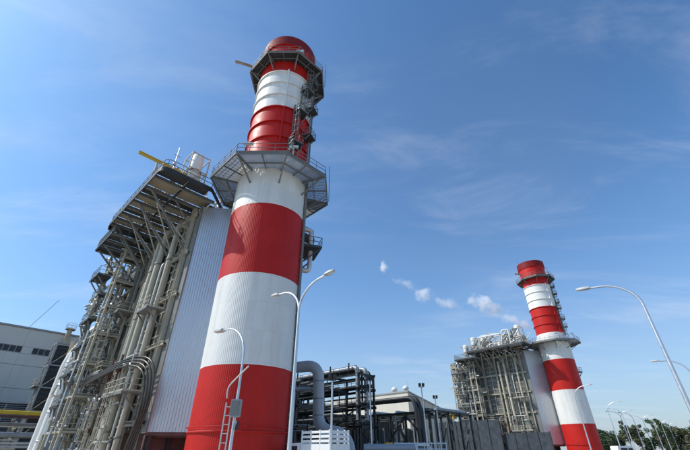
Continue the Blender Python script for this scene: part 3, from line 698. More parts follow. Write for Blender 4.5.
portal(-8.4, 14.5, 6.5, 3.6, 'white portal frame standing on the barrier-side boiler roof edge', o2)
portal(-6.0, 7.8, 4.2, 2.6, 'low white portal frame on the barrier-side boiler roof next to the chimney', o2)
silencer(-7.4, 23.6, 4.4, .75, 'white vent silencer on the lower deck past the barrier-side boiler roof', o2, 24.9)
roof_pipes('tangle of pipes and valves on the barrier-side boiler roof deck', o2, 21, 5, 21)

# ---------------------------------------------------------------- cable bundle swinging round the near boiler corner
t = thing('cable_bundle', 'dark curved bundle of cables looping across the boiler side to the silver wall', 'cables', W(-6, 14, 8), PRZ)
t_o = (-6, 14, 8)
route = [(-7.2, 25.0, 8.3), (-7.1, 20.5, 8.2), (-7.0, 16.6, 8.5), (-6.6, 12.6, 9.0), (-6.2, 9.6, 9.0), (-5.8, 7.6, 8.5), (-5.5, 6.6, 7.3), (-5.4, 6.3, 5.0), (-5.5, 6.8, 2.6), (-5.6, 7.0, .2)]
def smooth(pts, n=5):
    P = [Vector(p) for p in pts]; P = [P[0]] + P + [P[-1]]; out = []
    for i in range(1, len(P) - 2):
        for k in range(n):
            u = k / n; p0, p1, p2, p3 = P[i - 1:i + 3]
            out.append(.5 * ((2 * p1) + (p2 - p0) * u + (2 * p0 - 5 * p1 + 4 * p2 - p3) * u * u + (3 * p1 - p0 - 3 * p2 + p3) * u ** 3))
    return out + [P[-1]]
for k in range(4):
    pts = [Vector(p) - Vector(t_o) + Vector((-.16 * k, .12 * k, -.27 * k)) for p in smooth(route)]
    MB().tube(pts, .095, 8).build('cable', 'cable', t)
sup = MB()
for p in (route[1], route[2], route[3]):
    q = Vector(p) - Vector(t_o); MB().bar(q + Vector((.3, 0, -.4)), q + Vector((1.9, 0, -.4)), .12).bar(q + Vector((.3, 0, .3)), q + Vector((.3, 0, -1.1)), .1).build('cable_hanger', 'grey_steel', t)

# ---------------------------------------------------------------- turbine hall on the left
t = thing('turbine_hall', 'large pale grey hall with two strips of dark windows behind the boiler stairs', 'building', W(10, 80), PRZ)
hz0, hz1, hl, hr = 0, 25.0, -75, 38
wins = [(-38.0, -18.9, 19.5, 20.9), (-17.0, -13.6, 19.5, 20.9)]
MB().box(hl, hr, .4, 34, 0, 24.4).build('wall_core', 'hall_trim', t)
# wall sheets in horizontal courses, left open at the windows
crs = [(0, 8.0), (8.04, 12.6), (12.64, 17.1), (17.14, 19.48)]
x = hl
while x < hr:
    for z0, z1 in crs: MB().box(x + .012, x + 7.988, 0, .3, z0, z1 - .03).build('wall_panel', 'hall_wall', t)
    x += 8
cuts = sorted([(a, b) for a, b, _, _ in wins]); x = hl
for a, b in cuts + [(hr, hr)]:
    if a > x: MB().box(x, a, 0, .3, 19.5, 20.88).build('wall_panel', 'hall_wall', t)
    x = b
x = hl
while x < hr:
    MB().box(x + .012, x + 7.988, 0, .3, 20.92, 24.55).build('wall_panel', 'hall_wall', t); x += 8
for a, b, z0, z1 in wins:
    n = max(2, round((b - a) / 1.12)); wf = MB()
    for k in range(n + 1): xx = a + (b - a) * k / n; wf.box(xx - .07, xx + .07, .02, .3, z0, z1)
    wf.box(a, b, .02, .3, z0 - .02, z0 + .1); wf.box(a, b, .02, .3, z1 - .1, z1 + .02)
    f_ = wf.build('window', 'hall_trim', t)
    for k in range(n):
        xx = a + (b - a) * k / n; MB().box(xx + .08, a + (b - a) * (k + 1) / n - .08, .16, .2, z0 + .1, z1 - .1).build('pane', 'glass', f_)
MB().box(hl - .3, hr + .3, -.25, 34.3, 24.6, 24.95).build('roof_edge', 'hall_trim', t)
MB().tube([(-19.5, 3, 24.9), (-15.8, 3, 33)], .05, 6).build('aerial', 'dark_steel', t)
v = MB().tube([(-11.8, -1.2, 12), (-11.8, -1.2, 25.8)], .55, 14).lathe([(.55, 0), (.9, 0), (.9, .3), (.55, .3)], 14, (-11.8, -1.2, 25.6)); v.build('flue', 'tan_pipe', t)
MB().rail([(-12.7, -2.1), (-10.9, -2.1), (-10.9, -.3), (-12.7, -.3)], 25.7, True, 1.3, .9).box(-12.8, -10.8, -2.2, -.26, 25.6, 25.7).build('flue_platform', 'cream_steel', t)

# louvred intake house and framed tower in front of the hall
t = thing('intake_house', 'dark horizontal louvres on a low annex below the pale hall wall', 'building', W(-20, 70), PRZ)
MB().box(-40, 17, .5, 8, 0, 9.0).build('body', 'louver', t)
for k in range(9):
    z = 6.2 + k * .32; MB().add([(-40, -.1, z), (17, -.1, z), (17, .48, z + .26), (-40, .48, z + .26), (-40, -.1, z + .04), (17, -.1, z + .04), (17, .48, z + .3), (-40, .48, z + .3)], [(3, 2, 1, 0), (4, 5, 6, 7), (0, 1, 5, 4), (2, 3, 7, 6), (1, 2, 6, 5), (3, 0, 4, 7)]).build('louver_blade', 'duct_grey', t)
for k in range(7): MB().box(-40 + k * 8.6, -39.8 + k * 8.6, .0, .52, 0, 9.0).build('post', 'hall_trim', t)
MB().box(-40.2, 17.2, -.2, 8.2, 9.1, 9.35).build('roof', 'hall_trim', t)
t = thing('framed_tower', 'steel framed tower with dark louvred panels and ladder bracing before the hall', 'tower', W(-5.9, 50), PRZ)
TH = 16.6; tx, ty = 1.5, 1.5
MB().box(-tx + .2, tx - .2, -ty + .2, ty - .2, 1, TH - .3).build('core', 'louver', t)
for sx in (-1, 1):
    for sy in (-1, 0, 1): MB().bar((sx * tx, sy * ty, 0), (sx * tx, sy * ty, TH), .24).build('post', 'duct_grey', t)
zl = [0, 3.3, 6.6, 9.9, 13.2, TH]
for z0, z1 in zip(zl, zl[1:]):
    k = MB()
    for s in (-1, 1): k.bar((-tx, s * ty, z1), (tx, s * ty, z1), .2); k.bar((s * tx, -ty, z1), (s * tx, ty, z1), .2)
    k.build('beam', 'duct_grey', t)
    k = MB(); k.bar((-tx, -ty, z0), (tx, -ty, z1), .14); k.bar((-tx, -ty, z0), (-tx, 0, z1), .14); k.bar((-tx, ty, z0), (-tx, 0, z1), .14); k.build('brace', 'cream_steel', t)
    for q in range(5):
        z = z0 + (z1 - z0) * (q + .5) / 5
        MB().bar((-tx + .02, -ty + .2, z), (-tx + .02, ty - .2, z), .22, .06).bar((-tx + .2, -ty + .02, z), (tx - .2, -ty + .02, z), .22, .06).build('louver_blade', 'dark_steel', t)
for z in (9.9,):
    ob = MB().box(-tx - .8, -tx - .1, -ty, ty, z, z + .08).build('walkway', 'grating', t); MB().rail([(-tx - .1, -ty), (-tx - .75, -ty), (-tx - .75, ty), (-tx - .1, ty)], z + .08, False, 1.1, .9).build('railing', 'cream_steel', ob)
# yellow gas pipe on trestles and grey pipe runs
t = thing('gas_pipe', 'yellow horizontal pipe on low trestles below the dark louvres', 'pipe', W(-23, 47), PRZ)
MB().tube([(-45, 0, 6.2), (18, 0, 6.2)], .28, 14).build('pipe', 'yellow_paint', t)
MB().bar((-45, 0, 5.7), (18, 0, 5.7), .3, .35).build('beam', 'rust_brown', t)
for k in range(9):
    x = -42 + k * 7; MB().bar((x, -1, 0), (x, -1, 5.5), .25).bar((x, 1, 0), (x, 1, 5.5), .25).bar((x, -1.3, 5.35), (x, 1.3, 5.35), .25).bar((x, -1, .5), (x, 1, 5.2), .12).build('trestle', 'grey_steel', t)
t = thing('pipe_run', 'grey pipe runs on posts beneath the yellow pipe', 'pipes', W(-23, 43.5), PRZ)
for z, y, r_, mt in ((4.6, 0, .2, 'grey_steel'), (4.4, .7, .16, 'insulation'), (3.4, 0, .3, 'duct_grey'), (3.2, .8, .2, 'grey_steel'), (2.4, -.6, .16, 'insulation'), (2.0, -.6, .16, 'insulation')):
    MB().tube([(-45, y, z), (18, y, z)], r_, 10).build('pipe', mt, t)
for k in range(11):
    x = -44 + k * 5.8; MB().bar((x, .35, 0), (x, .35, 5.0), .2).bar((x, -1, 4.1), (x, 1.2, 4.1), .18).bar((x, -1, 2.9), (x, 1.2, 2.9), .18).bar((x, -1, 1.75), (x, 1.2, 1.75), .18).build('post', 'cream_steel', t)
rg = random.Random(4)
for k in range(14):
    x = rg.uniform(-22, 10); h = rg.uniform(3.5, 6); MB().tube(bend([(x, -.8, 0), (x, -.8, h), (x + rg.uniform(-2, 2), .6, h)], .4), rg.uniform(.06, .14), 8).build('branch_pipe', rg.choice(('grey_steel', 'insulation', 'dark_steel')), t)
t = thing('guard_rail', 'pale double guard rail at the foot of the grey pipe runs', 'railing', W(-20, 40), PRZ)
for z in (1.75, 2.35, 2.7): MB().bar((-40, 0, z), (11, 0, z), .14).build('rail', 'cream_steel', t)
for k in range(15): MB().bar((-39 + k * 3.4, .1, 0), (-39 + k * 3.4, .1, 2.75), .14).build('post', 'cream_steel', t)

# ---------------------------------------------------------------- grey process pipe beside the chimney
pv = Vector((-2.9, 45, 0))
t = thing('process_pipe', 'fat grey pipe bending down from beside the chimney to the white truck', 'pipe', pv, 0)
main = bend([(-5.6, 1.5, 9.7), (-.2, 0, 9.9), (0, 0, 3.4), (3.2, -.6, 3.0), (3.6, -.6, -.2)], 1.5, 10)
MB().tube(main, .62, 20).build('pipe', 'pipe_jacket', t)
for z in (8.2, 6.4, 4.8): MB().lathe([(.62, -.05), (.67, -.05), (.67, .05), (.62, .05)], 20, (0 - .2 * (z / 10), 0, z)).build('seam_band', 'duct_grey', t)
MB().tube(bend([(-4.6, -.3, 0), (-4.6, -.3, 7.4), (-1.2, 1.4, 7.6)], .7), .2, 10).build('side_pipe', 'duct_grey', t)
MB().tube([(-2.9, .5, 0), (-2.9, .5, 7.2)], .1, 8).build('side_pipe', 'duct_grey', t)
MB().rail([(-5.0, -2), (-1.0, -2), (-.9, -1.0)], 2.6, False, 1.2, 1.6, .08, False).bar((-1, -2, 0), (-1, -2, 2.6), .1).bar((-5, -2, 0), (-5, -2, 2.6), .1).build('guard_rail', 'duct_grey', t)

# ---------------------------------------------------------------- pipe racks between the units
def rack(name, label, b0, b1, nb, a0, a1, na, levels, colm, braces=True, cat='pipe rack'):
    t = thing(name, label, cat, W(b0, a0), PRZ)
    xs = [(b1 - b0) * i / (nb - 1) for i in range(nb)]; ys = [(a1 - a0) * i / (na - 1) for i in range(na)]
    zt = levels[-1]
    for x in xs:
        for y in ys: MB().ibeam((x, y, 0), (x, y, zt), .34, .34, .05).build('column', colm, t)
    for z in levels:
        for x in xs: MB().ibeam((x, ys[0] - .5, z), (x, ys[-1] + .5, z), .26, .4, .05).build('beam', colm, t)
        for y in ys: MB().ibeam((xs[0] - .3, y, z + .02), (xs[-1] + .3, y, z + .02), .24, .36, .05).build('cross_beam', colm, t)
    if braces:
        for j in range(0, na - 1, 2):
            k = MB(); k.bar((xs[0], ys[j], .3), (xs[0], ys[j + 1], levels[0]), .2); k.bar((xs[0], ys[j + 1], levels[0]), (xs[0], ys[j], levels[1] if len(levels) > 1 else .3), .18); k.build('brace', colm, t)
    return t, xs, ys
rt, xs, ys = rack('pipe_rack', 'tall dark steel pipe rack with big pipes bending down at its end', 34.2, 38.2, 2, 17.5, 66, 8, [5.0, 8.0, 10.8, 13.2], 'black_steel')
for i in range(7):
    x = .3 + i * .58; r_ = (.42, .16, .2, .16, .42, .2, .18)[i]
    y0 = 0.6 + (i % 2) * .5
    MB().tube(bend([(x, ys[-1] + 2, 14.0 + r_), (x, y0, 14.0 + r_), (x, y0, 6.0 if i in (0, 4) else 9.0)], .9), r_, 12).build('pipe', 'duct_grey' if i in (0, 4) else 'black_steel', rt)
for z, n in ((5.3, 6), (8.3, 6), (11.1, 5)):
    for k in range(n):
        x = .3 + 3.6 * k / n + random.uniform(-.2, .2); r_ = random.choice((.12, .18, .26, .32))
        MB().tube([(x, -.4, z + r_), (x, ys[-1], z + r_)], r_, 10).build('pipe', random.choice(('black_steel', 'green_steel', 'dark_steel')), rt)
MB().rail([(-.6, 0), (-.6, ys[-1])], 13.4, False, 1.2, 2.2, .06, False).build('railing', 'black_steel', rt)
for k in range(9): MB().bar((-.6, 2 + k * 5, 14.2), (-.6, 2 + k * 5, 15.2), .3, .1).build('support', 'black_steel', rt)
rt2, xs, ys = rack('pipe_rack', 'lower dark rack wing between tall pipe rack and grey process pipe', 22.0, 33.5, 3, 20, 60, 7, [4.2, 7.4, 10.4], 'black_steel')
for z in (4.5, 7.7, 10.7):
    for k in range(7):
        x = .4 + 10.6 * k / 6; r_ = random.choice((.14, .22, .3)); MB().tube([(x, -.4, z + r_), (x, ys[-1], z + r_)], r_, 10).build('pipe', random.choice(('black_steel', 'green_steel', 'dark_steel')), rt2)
rt3, xs, ys = rack('steel_trestle', 'long green-grey trestle with diagonal braces ahead of the cream building', 45.2, 58.0, 4, 9.0, 36, 5, [7.4], 'green_steel', False, 'trestle')
for j in range(0, 4):
    k = MB(); k.bar((0, ys[j], 7.1) if j % 2 else (0, ys[j], .4), (0, ys[j + 1], .4) if j % 2 else (0, ys[j + 1], 7.1), .3); k.build('brace', 'green_steel', rt3)
for i in range(0, 3, 2): MB().bar((xs[i], 0, .4), (xs[i + 1], 0, 7.1), .2).build('brace', 'green_steel', rt3)
for y, r_, z in ((.8, .3, 7.9), (2.2, .2, 7.8), (4.0, .4, 8.0), (10, .3, 7.9), (16, .4, 8.0)):
    MB().tube(bend([(12.6, y, z), (1.0, y, z), (1.0, y, 1)], 1.0), r_, 12).build('pipe', random.choice(('green_steel', 'black_steel', 'duct_grey')), rt3)
for b_, r_ in ((-1.4, .5), (-2.6, .35)):
    MB().tube(bend([(b_, 22, 9.6), (b_, 2.6, 9.6), (b_, 2.0, 1)], 1.6), r_, 14).build('pipe', 'black_steel', rt3)
def dense(t, L_, w_, levels, mt):
    # half-bay posts, hand rails and cable ladders on the rack's flank
    n = int(L_ / 3.4)
    for k in range(n):
        y = 1.6 + k * 3.4; j = k % (len(levels) - 1)
        MB().bar((-.05, y, levels[j]), (-.05, y, levels[j + 1]), .16).build('half_post', mt, t)
        if k % 3 == 0: MB().bar((-.05, y, levels[j]), (-.05, y + 3.4, levels[j + 1]), .1).build('tie', mt, t)
    for z in levels[:-1]:
        MB().rail([(-.55, -.3), (-.55, L_)], z + .25, False, 1.1, 1.7, .06, False).build('railing', mt, t)
        MB().box(-.6, -.1, -.3, L_, z + .16, z + .22).build('walkway', 'grating', t)
        MB().box(w_ * .3, w_ * .3 + .5, -.3, L_, z + 1.5, z + 1.62).build('cable_tray', 'duct_grey' if z < 6 else mt, t)
dense(rt, 48, 4.0, [5.0, 8.0, 10.8, 13.2], 'black_steel')
dense(rt2, 40, 11.0, [4.2, 7.4, 10.4], 'black_steel')
# dark machinery filling the ground level under the racks
rg = random.Random(9)
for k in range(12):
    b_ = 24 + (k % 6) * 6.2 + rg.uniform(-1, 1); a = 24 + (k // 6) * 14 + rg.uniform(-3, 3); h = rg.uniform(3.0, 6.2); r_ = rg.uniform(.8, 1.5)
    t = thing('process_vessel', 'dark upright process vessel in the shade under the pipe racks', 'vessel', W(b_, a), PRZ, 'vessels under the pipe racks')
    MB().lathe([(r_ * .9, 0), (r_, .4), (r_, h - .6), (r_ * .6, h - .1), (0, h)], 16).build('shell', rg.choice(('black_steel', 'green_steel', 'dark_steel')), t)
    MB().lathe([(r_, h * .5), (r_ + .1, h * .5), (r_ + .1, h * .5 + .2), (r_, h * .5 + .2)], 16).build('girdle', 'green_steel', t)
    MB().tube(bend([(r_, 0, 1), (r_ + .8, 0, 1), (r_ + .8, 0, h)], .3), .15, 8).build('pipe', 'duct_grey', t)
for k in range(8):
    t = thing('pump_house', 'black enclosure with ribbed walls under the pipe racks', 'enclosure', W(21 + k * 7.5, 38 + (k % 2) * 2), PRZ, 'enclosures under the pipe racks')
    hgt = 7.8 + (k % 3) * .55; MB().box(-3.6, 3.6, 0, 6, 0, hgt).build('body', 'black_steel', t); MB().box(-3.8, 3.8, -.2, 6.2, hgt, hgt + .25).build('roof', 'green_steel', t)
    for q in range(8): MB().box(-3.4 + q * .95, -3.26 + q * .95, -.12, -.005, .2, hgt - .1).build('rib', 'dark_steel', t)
# yellow jib on the trestle
t = thing('yellow_jib', 'small yellow jib hoist among pipes on the trestle', 'hoist', W(52, 10.0), PRZ)
MB().bar((0, 0, 0), (0, 0, 7.8), .3).build('post', 'green_steel', t); MB().bar((-.2, 0, 7.4), (2.0, 0, 7.4), .3).bar((0, 0, 6.3), (1.5, 0, 7.3), .16).build('arm', 'yellow_paint', t); MB().box(1.2, 1.8, -.25, .25, 6.6, 7.1).build('trolley', 'tan_pipe', t)
t = thing('yellow_cabinet', 'small yellow cabinet at the foot of the pipe racks', 'cabinet', W(38, 14.5), PRZ)
MB().box(-.8, -.1, -.3, .3, 0, 2.7).build('box', 'yellow_paint', t); MB().box(.1, .8, -.3, .3, 0, 2.7).build('box', 'yellow_paint', t); MB().box(-.9, .9, -.4, .4, 2.7, 2.8).build('lid', 'dark_steel', t)

# cream building behind the racks
t = thing('cream_building', 'cream building with round roof ventilators behind the pipe racks', 'building', W(96, 50.3), PRZ)
def slope_z(x): return 18.6 - .19 * x
v = [(0, 0, 0), (30, 0, 0), (30, 40, 0), (0, 40, 0), (0, 0, slope_z(0)), (30, 0, slope_z(30)), (30, 40, slope_z(30)), (0, 40, slope_z(0))]
MB().add(v, [(3, 2, 1, 0), (0, 1, 5, 4), (1, 2, 6, 5), (2, 3, 7, 6), (3, 0, 4, 7), (4, 5, 6, 7)]).build('wall', 'cream_wall', t)
MB().bar((-.1, -.2, slope_z(0) + .1), (30.3, -.2, slope_z(30) + .1), .3, .4).bar((-.15, -.3, slope_z(0) + .1), (-.15, 40.2, slope_z(0) + .1), .3, .45).build('eave', 'hall_trim', t)
for k in range(1, 6): MB().box(k * 5 - .08, k * 5 + .08, -.06, -.01, 0, slope_z(k * 5) - .2).build('wall_rib', 'hall_trim', t)
for x, y in ((1.2, 1.5), (1.2, 6.5)):
    MB().lathe([(.8, 0), (.8, 1.1), (1.15, 1.2), (1.0, 1.9), (.5, 2.3), (0, 2.4)], 14, (x, y, slope_z(x))).build('ventilator', 'white_paint', t)
MB().tube([(3.4, 2, 17.8), (3.4, 2, 22.6)], .08, 6).build('aerial', 'galvanized', t)

# ---------------------------------------------------------------- dark barrier walls before the far boiler
def barrier(label, b0, b1, a, h, wd=3.2):
    t = thing('barrier_wall', label, 'wall', W(b0, a), PRZ); n = max(1, round((b1 - b0) / wd)); d = (b1 - b0) / n
    for k in range(n):
        hh = h + .0
        MB().box(k * d + .03, (k + 1) * d - .03, 0, .25, 0, hh).build('panel', 'barrier', t)
        MB().box(k * d - .1, k * d + .1, -.12, .37, 0, hh + .12).build('post', 'dark_steel', t)
    MB().box(0, b1 - b0, .3, .45, h - .4, h - .1).build('back_rail', 'dark_steel', t)
    return t
def barrier_side(label, b, a0, a1, h, wd=3.2):
    t = thing('barrier_wall', label, 'wall', W(b, a0), PRZ); n = max(1, round((a1 - a0) / wd)); d = (a1 - a0) / n
    for k in range(n):
        MB().box(0, .25, k * d + .03, (k + 1) * d - .03, 0, h).build('panel', 'barrier', t)
        MB().box(-.12, .37, k * d - .1, k * d + .1, 0, h + .12).build('post', 'dark_steel', t)
    return t
barrier_side('tall dark panelled barrier wall at the foot of the zigzag stairs', 90.6, 17.5, 37, 8.6)
barrier_side('lower dark panelled barrier wall below the cream boiler columns', 91.4, 5.5, 17.2, 5.4, 2.9)

# ---------------------------------------------------------------- street lamps
def lamp(x, y, h, arms, label, group=None, arm=2.5, r0=.1):
    t = thing('street_lamp', label, 'street lamp', (x, y, 0), 0, group)
    hs = h - 1.7
    MB().tube([(0, 0, 0), (0, 0, .5), (0, 0, hs)], [r0, r0, r0 * .62], 12).build('pole', 'galvanized', t)
    MB().lathe([(r0 * 2.2, 0), (r0 * 2.2, .06), (r0 * 1.05, .1), (r0 * 1.05, .35)], 12).build('base_plate', 'galvanized', t)
    for ax in arms:
        d = AX * ax; pts = []
        for k in range(11):
            u = R(90 * k / 10); pts.append(d * (arm * .78 * (1 - math.cos(u))) + Vector((0, 0, hs + 1.55 * math.sin(u))))
        pts.append(d * arm * .9 + Vector((0, 0, hs + 1.6)))
        MB().tube(pts, [r0 * .6 - .018 * k / 12 for k in range(len(pts))], 10).build('arm', 'galvanized', t)
        c = d * arm * .88 + Vector((0, 0, hs + 1.6)); e = d * (arm * .88 + .75) + Vector((0, 0, hs + 1.66))
        n = 6; mb = MB(); side = BX
        ringp = []
        for k in range(n + 1):
            u = k / n; p = c.lerp(e, u); wv = (.09 + .1 * math.sin(math.pi * min(1, u * .9 + .1)) ** .6); hv = .05 + .05 * math.sin(math.pi * min(1, u * .85 + .1))
            ringp.append([p + side * (wv * sx) + Vector((0, 0, hv * sz)) for sx, sz in ((-1, -.6), (1, -.6), (1, .3), (.6, 1), (-.6, 1), (-1, .3))])
        vs = [q for rr in ringp for q in rr]; fs = [(i * 6 + k, i * 6 + (k + 1) % 6, (i + 1) * 6 + (k + 1) % 6, (i + 1) * 6 + k) for i in range(n) for k in range(6)] + [tuple(range(5, -1, -1)), tuple(n * 6 + k for k in range(6))]
        hd = mb.add(vs, fs).build('lamp_head', 'insulation', t)
        MB().bar(c.lerp(e, .35) - Vector((0, 0, .05)), c.lerp(e, .9) - Vector((0, 0, .05)), .2, .06).build('lens', 'lens', hd)
    return t
lamp(-2.75, 20.9, 10.1, (1, -1), 'double-armed street lamp standing in front of the chimney with the boiler', r0=.12)
lamp(17.0, 19.8, 10.1, (1,), 'tall single-armed street lamp standing alone farthest from the trees', r0=.12)
lamp(37.4, 41.5, 10.1, (1,), 'single-armed street lamp nearer to the trees than the other tall bent-arm lamp', r0=.12)
lamp(36.2, 62.4, 10.1, (-1,), 'street lamp in front of the chimney behind the barrier wall', r0=.11)
lamp(57.0, 107.6, 10.1, (-1,), 'small street lamp at the foot of the chimney behind the barrier wall', r0=.1)
for k, (x, y, ar) in enumerate(((55.2, 84.8, (-1,)), (65.7, 96.1, (1,)), (70.5, 104, (1, -1)), (76, 107.6, (1,)), (86, 118, (1, -1)), (97, 129, (1,)), (118, 150, (1, -1)), (107, 139, (-1,)), (128, 146, (1, -1)))):
    lamp(x, y, 10.1, ar, 'distant street lamp in the row before the dark trees', 'street lamps along the road by the trees', r0=.11)
# short lamp with camera box and ladder
t = lamp(-4.35, 16.05, 6.5, (1,), 'short street lamp with ladder and grey control box in front of the red chimney base', arm=2.5, r0=.075)
MB().box(-.17, .19, -.2, .12, 2.65, 3.25).build('control_box', 'duct_grey', t)
MB().box(-.14, .16, -.23, -.2, 2.7, 3.2).build('box_door', 'grey_steel', t)
lp = MB()
for s in (-.17, .17): lp.bar((-.3 + s * .7, 0, 0), (-.3 + s * .7, 0, 3.15), .045)
for k in range(10): lp.bar((-.42, 0, .3 + k * .3), (-.18, 0, .3 + k * .3), .03)
lp.build('ladder', 'insulation', t)
MB().tube(smooth([(-.42, 0, 3.3), (-.42, 0, 3.7), (-.1, -.1, 4.05), (.35, -.25, 4.45)]), .03, 6).build('bracket_arm', 'insulation', t)
MB().lathe([(0, 0), (.07, 0), (.07, .3), (0, .3)], 8, (.18, -.2, 2.2)).build('fitting', 'dark_steel', t)
# floodlight masts
def flood(x, y, h, label, group=None, tilt=0.0):
    t = thing('floodlight_mast', label, 'floodlight', (x, y, 0), 0, group)
    MB().tube([(0, 0, 0), (0, 0, h)], [.09, .06], 10).build('pole', 'galvanized', t)
    MB().box(-.3, .3, -.06, .06, h - .03, h + .03).build('cross_arm', 'dark_steel', t)
    for s in (-.18, .18): MB().bar((s, -.1, h + .05), (s, -.2, h + .32), .26, .14).build('lamp', 'dark_steel', t)
    return t
flood(-.95, 29, 5.9, 'thin floodlight mast beside the fat grey pipe')
flood(2.4, 38, 7.2, 'thin floodlight mast at the end of the tall pipe rack')
flood(8.2, 42, 7.2, 'floodlight mast standing between cream building and white railing')
flood(11.8, 52, 7.2, 'floodlight mast at the corner of the green-grey trestle')

# ---------------------------------------------------------------- vehicles and low white things
t = thing('stake_truck', 'white flatbed truck with slatted stake sides below the fat grey pipe', 'truck', (-1.0, 29.0, 0), PRZ)
L0, wdt = 3.1, 1.9
MB().box(0, wdt, 0, L0, .95, 1.12).build('bed', 'vehicle_white', t)
for k in range(3):
    z = 2.05 + k * .27
    MB().box(-.03, .03, .1, L0 - .1, z, z + .15).build('slat', 'vehicle_white', t); MB().box(wdt - .03, wdt + .03, .1, L0 - .1, z, z + .15).build('slat', 'vehicle_white', t)
    MB().box(.08, wdt - .08, -.03, .03, z, z + .15).build('slat', 'vehicle_white', t)
for z0, z1 in ((1.12, 1.95),):
    MB().box(-.04, .03, 0, L0, z0, z1).build('side_board', 'vehicle_white', t); MB().box(wdt - .03, wdt + .04, 0, L0, z0, z1).build('side_board', 'vehicle_white', t); MB().box(.04, wdt - .04, -.04, .03, z0, z1).build('tail_board', 'vehicle_white', t)
for x in (0, wdt):
    for k in range(4): MB().box(x - .05, x + .05, .05 + k * .98, .13 + k * .98, 1.1, 2.8).build('stake', 'vehicle_white', t)
for x in (.7, 1.4): MB().box(x - .05, x + .05, -.06, .04, 1.1, 2.8).build('stake', 'vehicle_white', t)
cb = MB(); prof = [(L0 + .15, .5), (L0 + 1.9, .5), (L0 + 1.95, 1.2), (L0 + 1.55, 2.0), (L0 + .25, 2.05)]
cb.add([(x, y, z) for x in (.05, wdt - .05) for y, z in prof], [(0, 1, 2, 3, 4), (9, 8, 7, 6, 5)] + [(i, (i + 1) % 5, (i + 1) % 5 + 5, i + 5) for i in range(5)]); cb.build('cab', 'vehicle_white', t)
MB().box(.03, wdt - .03, L0 + .5, L0 + 1.35, 1.3, 1.85).build('side_window', 'glass', t)
for x in (.1, wdt - .1):
    for y in (.9, L0 + 1.0):
        wh = MB().tube([(x - .13, y, .42), (x + .13, y, .42)], .42, 18).build('wheel', 'rubber', t); MB().tube([(x - .15, y, .42), (x + .15, y, .42)], .2, 12).build('rim', 'galvanized', wh)
def van(x, y, rz, label, L_=4.6, H=2.3):
    t = thing('van', label, 'van', (x, y, 0), rz); wd = 1.8
    prof = [(0, .4), (L_, .4), (L_ + .05, 1.1), (L_ - .7, 1.35), (L_ - 1.4, H - .1), (L_ - 1.7, H), (.15, H), (0, H - .2)]
    n = len(prof); MB().add([(yy, sx * wd / 2, z) for sx in (-1, 1) for yy, z in prof], [tuple(range(n)), tuple(range(2 * n - 1, n - 1, -1))] + [(i, (i + 1) % n, (i + 1) % n + n, i + n) for i in range(n)]).build('body', 'vehicle_white', t)
    for s in (-1, 1):
        MB().box(L_ - 2.4, L_ - 1.5, *sorted((s * wd / 2, s * (wd / 2 + .015))), 1.35, 2.0).build('side_window', 'glass', t); MB().box(.6, 2.0, *sorted((s * wd / 2, s * (wd / 2 + .015))), 1.35, 2.0).build('side_window', 'glass', t)
    for xx in (.9, L_ - .9):
        for s in (-1, 1): wh = MB().tube([(xx, s * .8, .34), (xx, s * .96, .34)], .34, 16).build('wheel', 'rubber', t); MB().tube([(xx, s * .9, .34), (xx, s * .98, .34)], .18, 12).build('rim', 'galvanized', wh)
    return t
van(50.5, 79.5, R(10), 'white van parked on the road before the dark trees')
van(7.0, 47.0, R(46), 'white van parked under the green-grey trestle', 4.4, 2.25)
t = thing('white_fence', 'white railing at the foot of the trestle ahead of the van', 'fence', (5.2, 44, 0), R(4))
for z in (1.2, 1.7, 2.2): MB().bar((0, 0, z), (5.5, 0, z), .09).build('rail', 'vehicle_white', t)
for k in range(8): MB().bar((k * .78, 0, 0), (k * .78, 0, 2.3), .08).build('post', 'vehicle_white', t)
t = thing('ground_pipe', 'pale blue-grey pipe lying on sleepers beside the white truck', 'pipe', (1.6, 36, 0), R(4))
MB().tube([(0, 0, 1.75), (4.4, 0, 1.75)], .3, 14).build('pipe', 'duct_grey', t)
for k in range(3): MB().box(.4 + k * 1.7, .6 + k * 1.7, -.3, .3, 0, 1.5).build('sleeper', 'concrete', t)

# ---------------------------------------------------------------- trees
def tree(x, y, h, w_, leafm, label, seed, sparse=False, group='trees beyond the road'):
    rg = random.Random(seed); t = thing('tree', label, 'tree', (x, y, 0), 0, group)
    tr = MB(); tr.tube([(0, 0, 0), (.1, .05, h * .3), (.05, .1, h * .62)], [.22, .16, .09], 8)
    cl = []
    for k in range(12 if sparse else 24):
        a = rg.uniform(0, 6.28); z = rg.uniform(.4 if sparse else .16, .93) * h; rr = w_ * (1 - ((z / h - .6) / .5) ** 2 * .75) * rg.uniform(.25, .85)
        p = Vector((math.cos(a) * rr, math.sin(a) * rr, z)); cl.append((p, rg.uniform(.22, .38) * w_ * (.75 if sparse else 1)))
        tr.tube([(.05, .05, h * rg.uniform(.25, .5)), p * .55 + Vector((0, 0, z * .35)), p], [.08, .05, .02], 5)
    tr.build('trunk', 'bark', t)
    lf = MB()
    for p, r_ in cl:
        for k in range(110 if sparse else 190):
            d = Vector((rg.gauss(0, 1), rg.gauss(0, 1), rg.gauss(0, .8))).normalized() * r_ * rg.uniform(.55, 1.12); c = p + d
            s = rg.uniform(.16, .34); n1 = Vector((rg.gauss(0, 1), rg.gauss(0, 1), rg.gauss(0, 1))).normalized(); x_, y_ = frame(n1)
            lf.add([c + x_ * s, c + y_ * s * .6, c - x_ * s, c - y_ * s * .6], [(0, 1, 2, 3)])
    lf.build('crown', leafm, t); return t
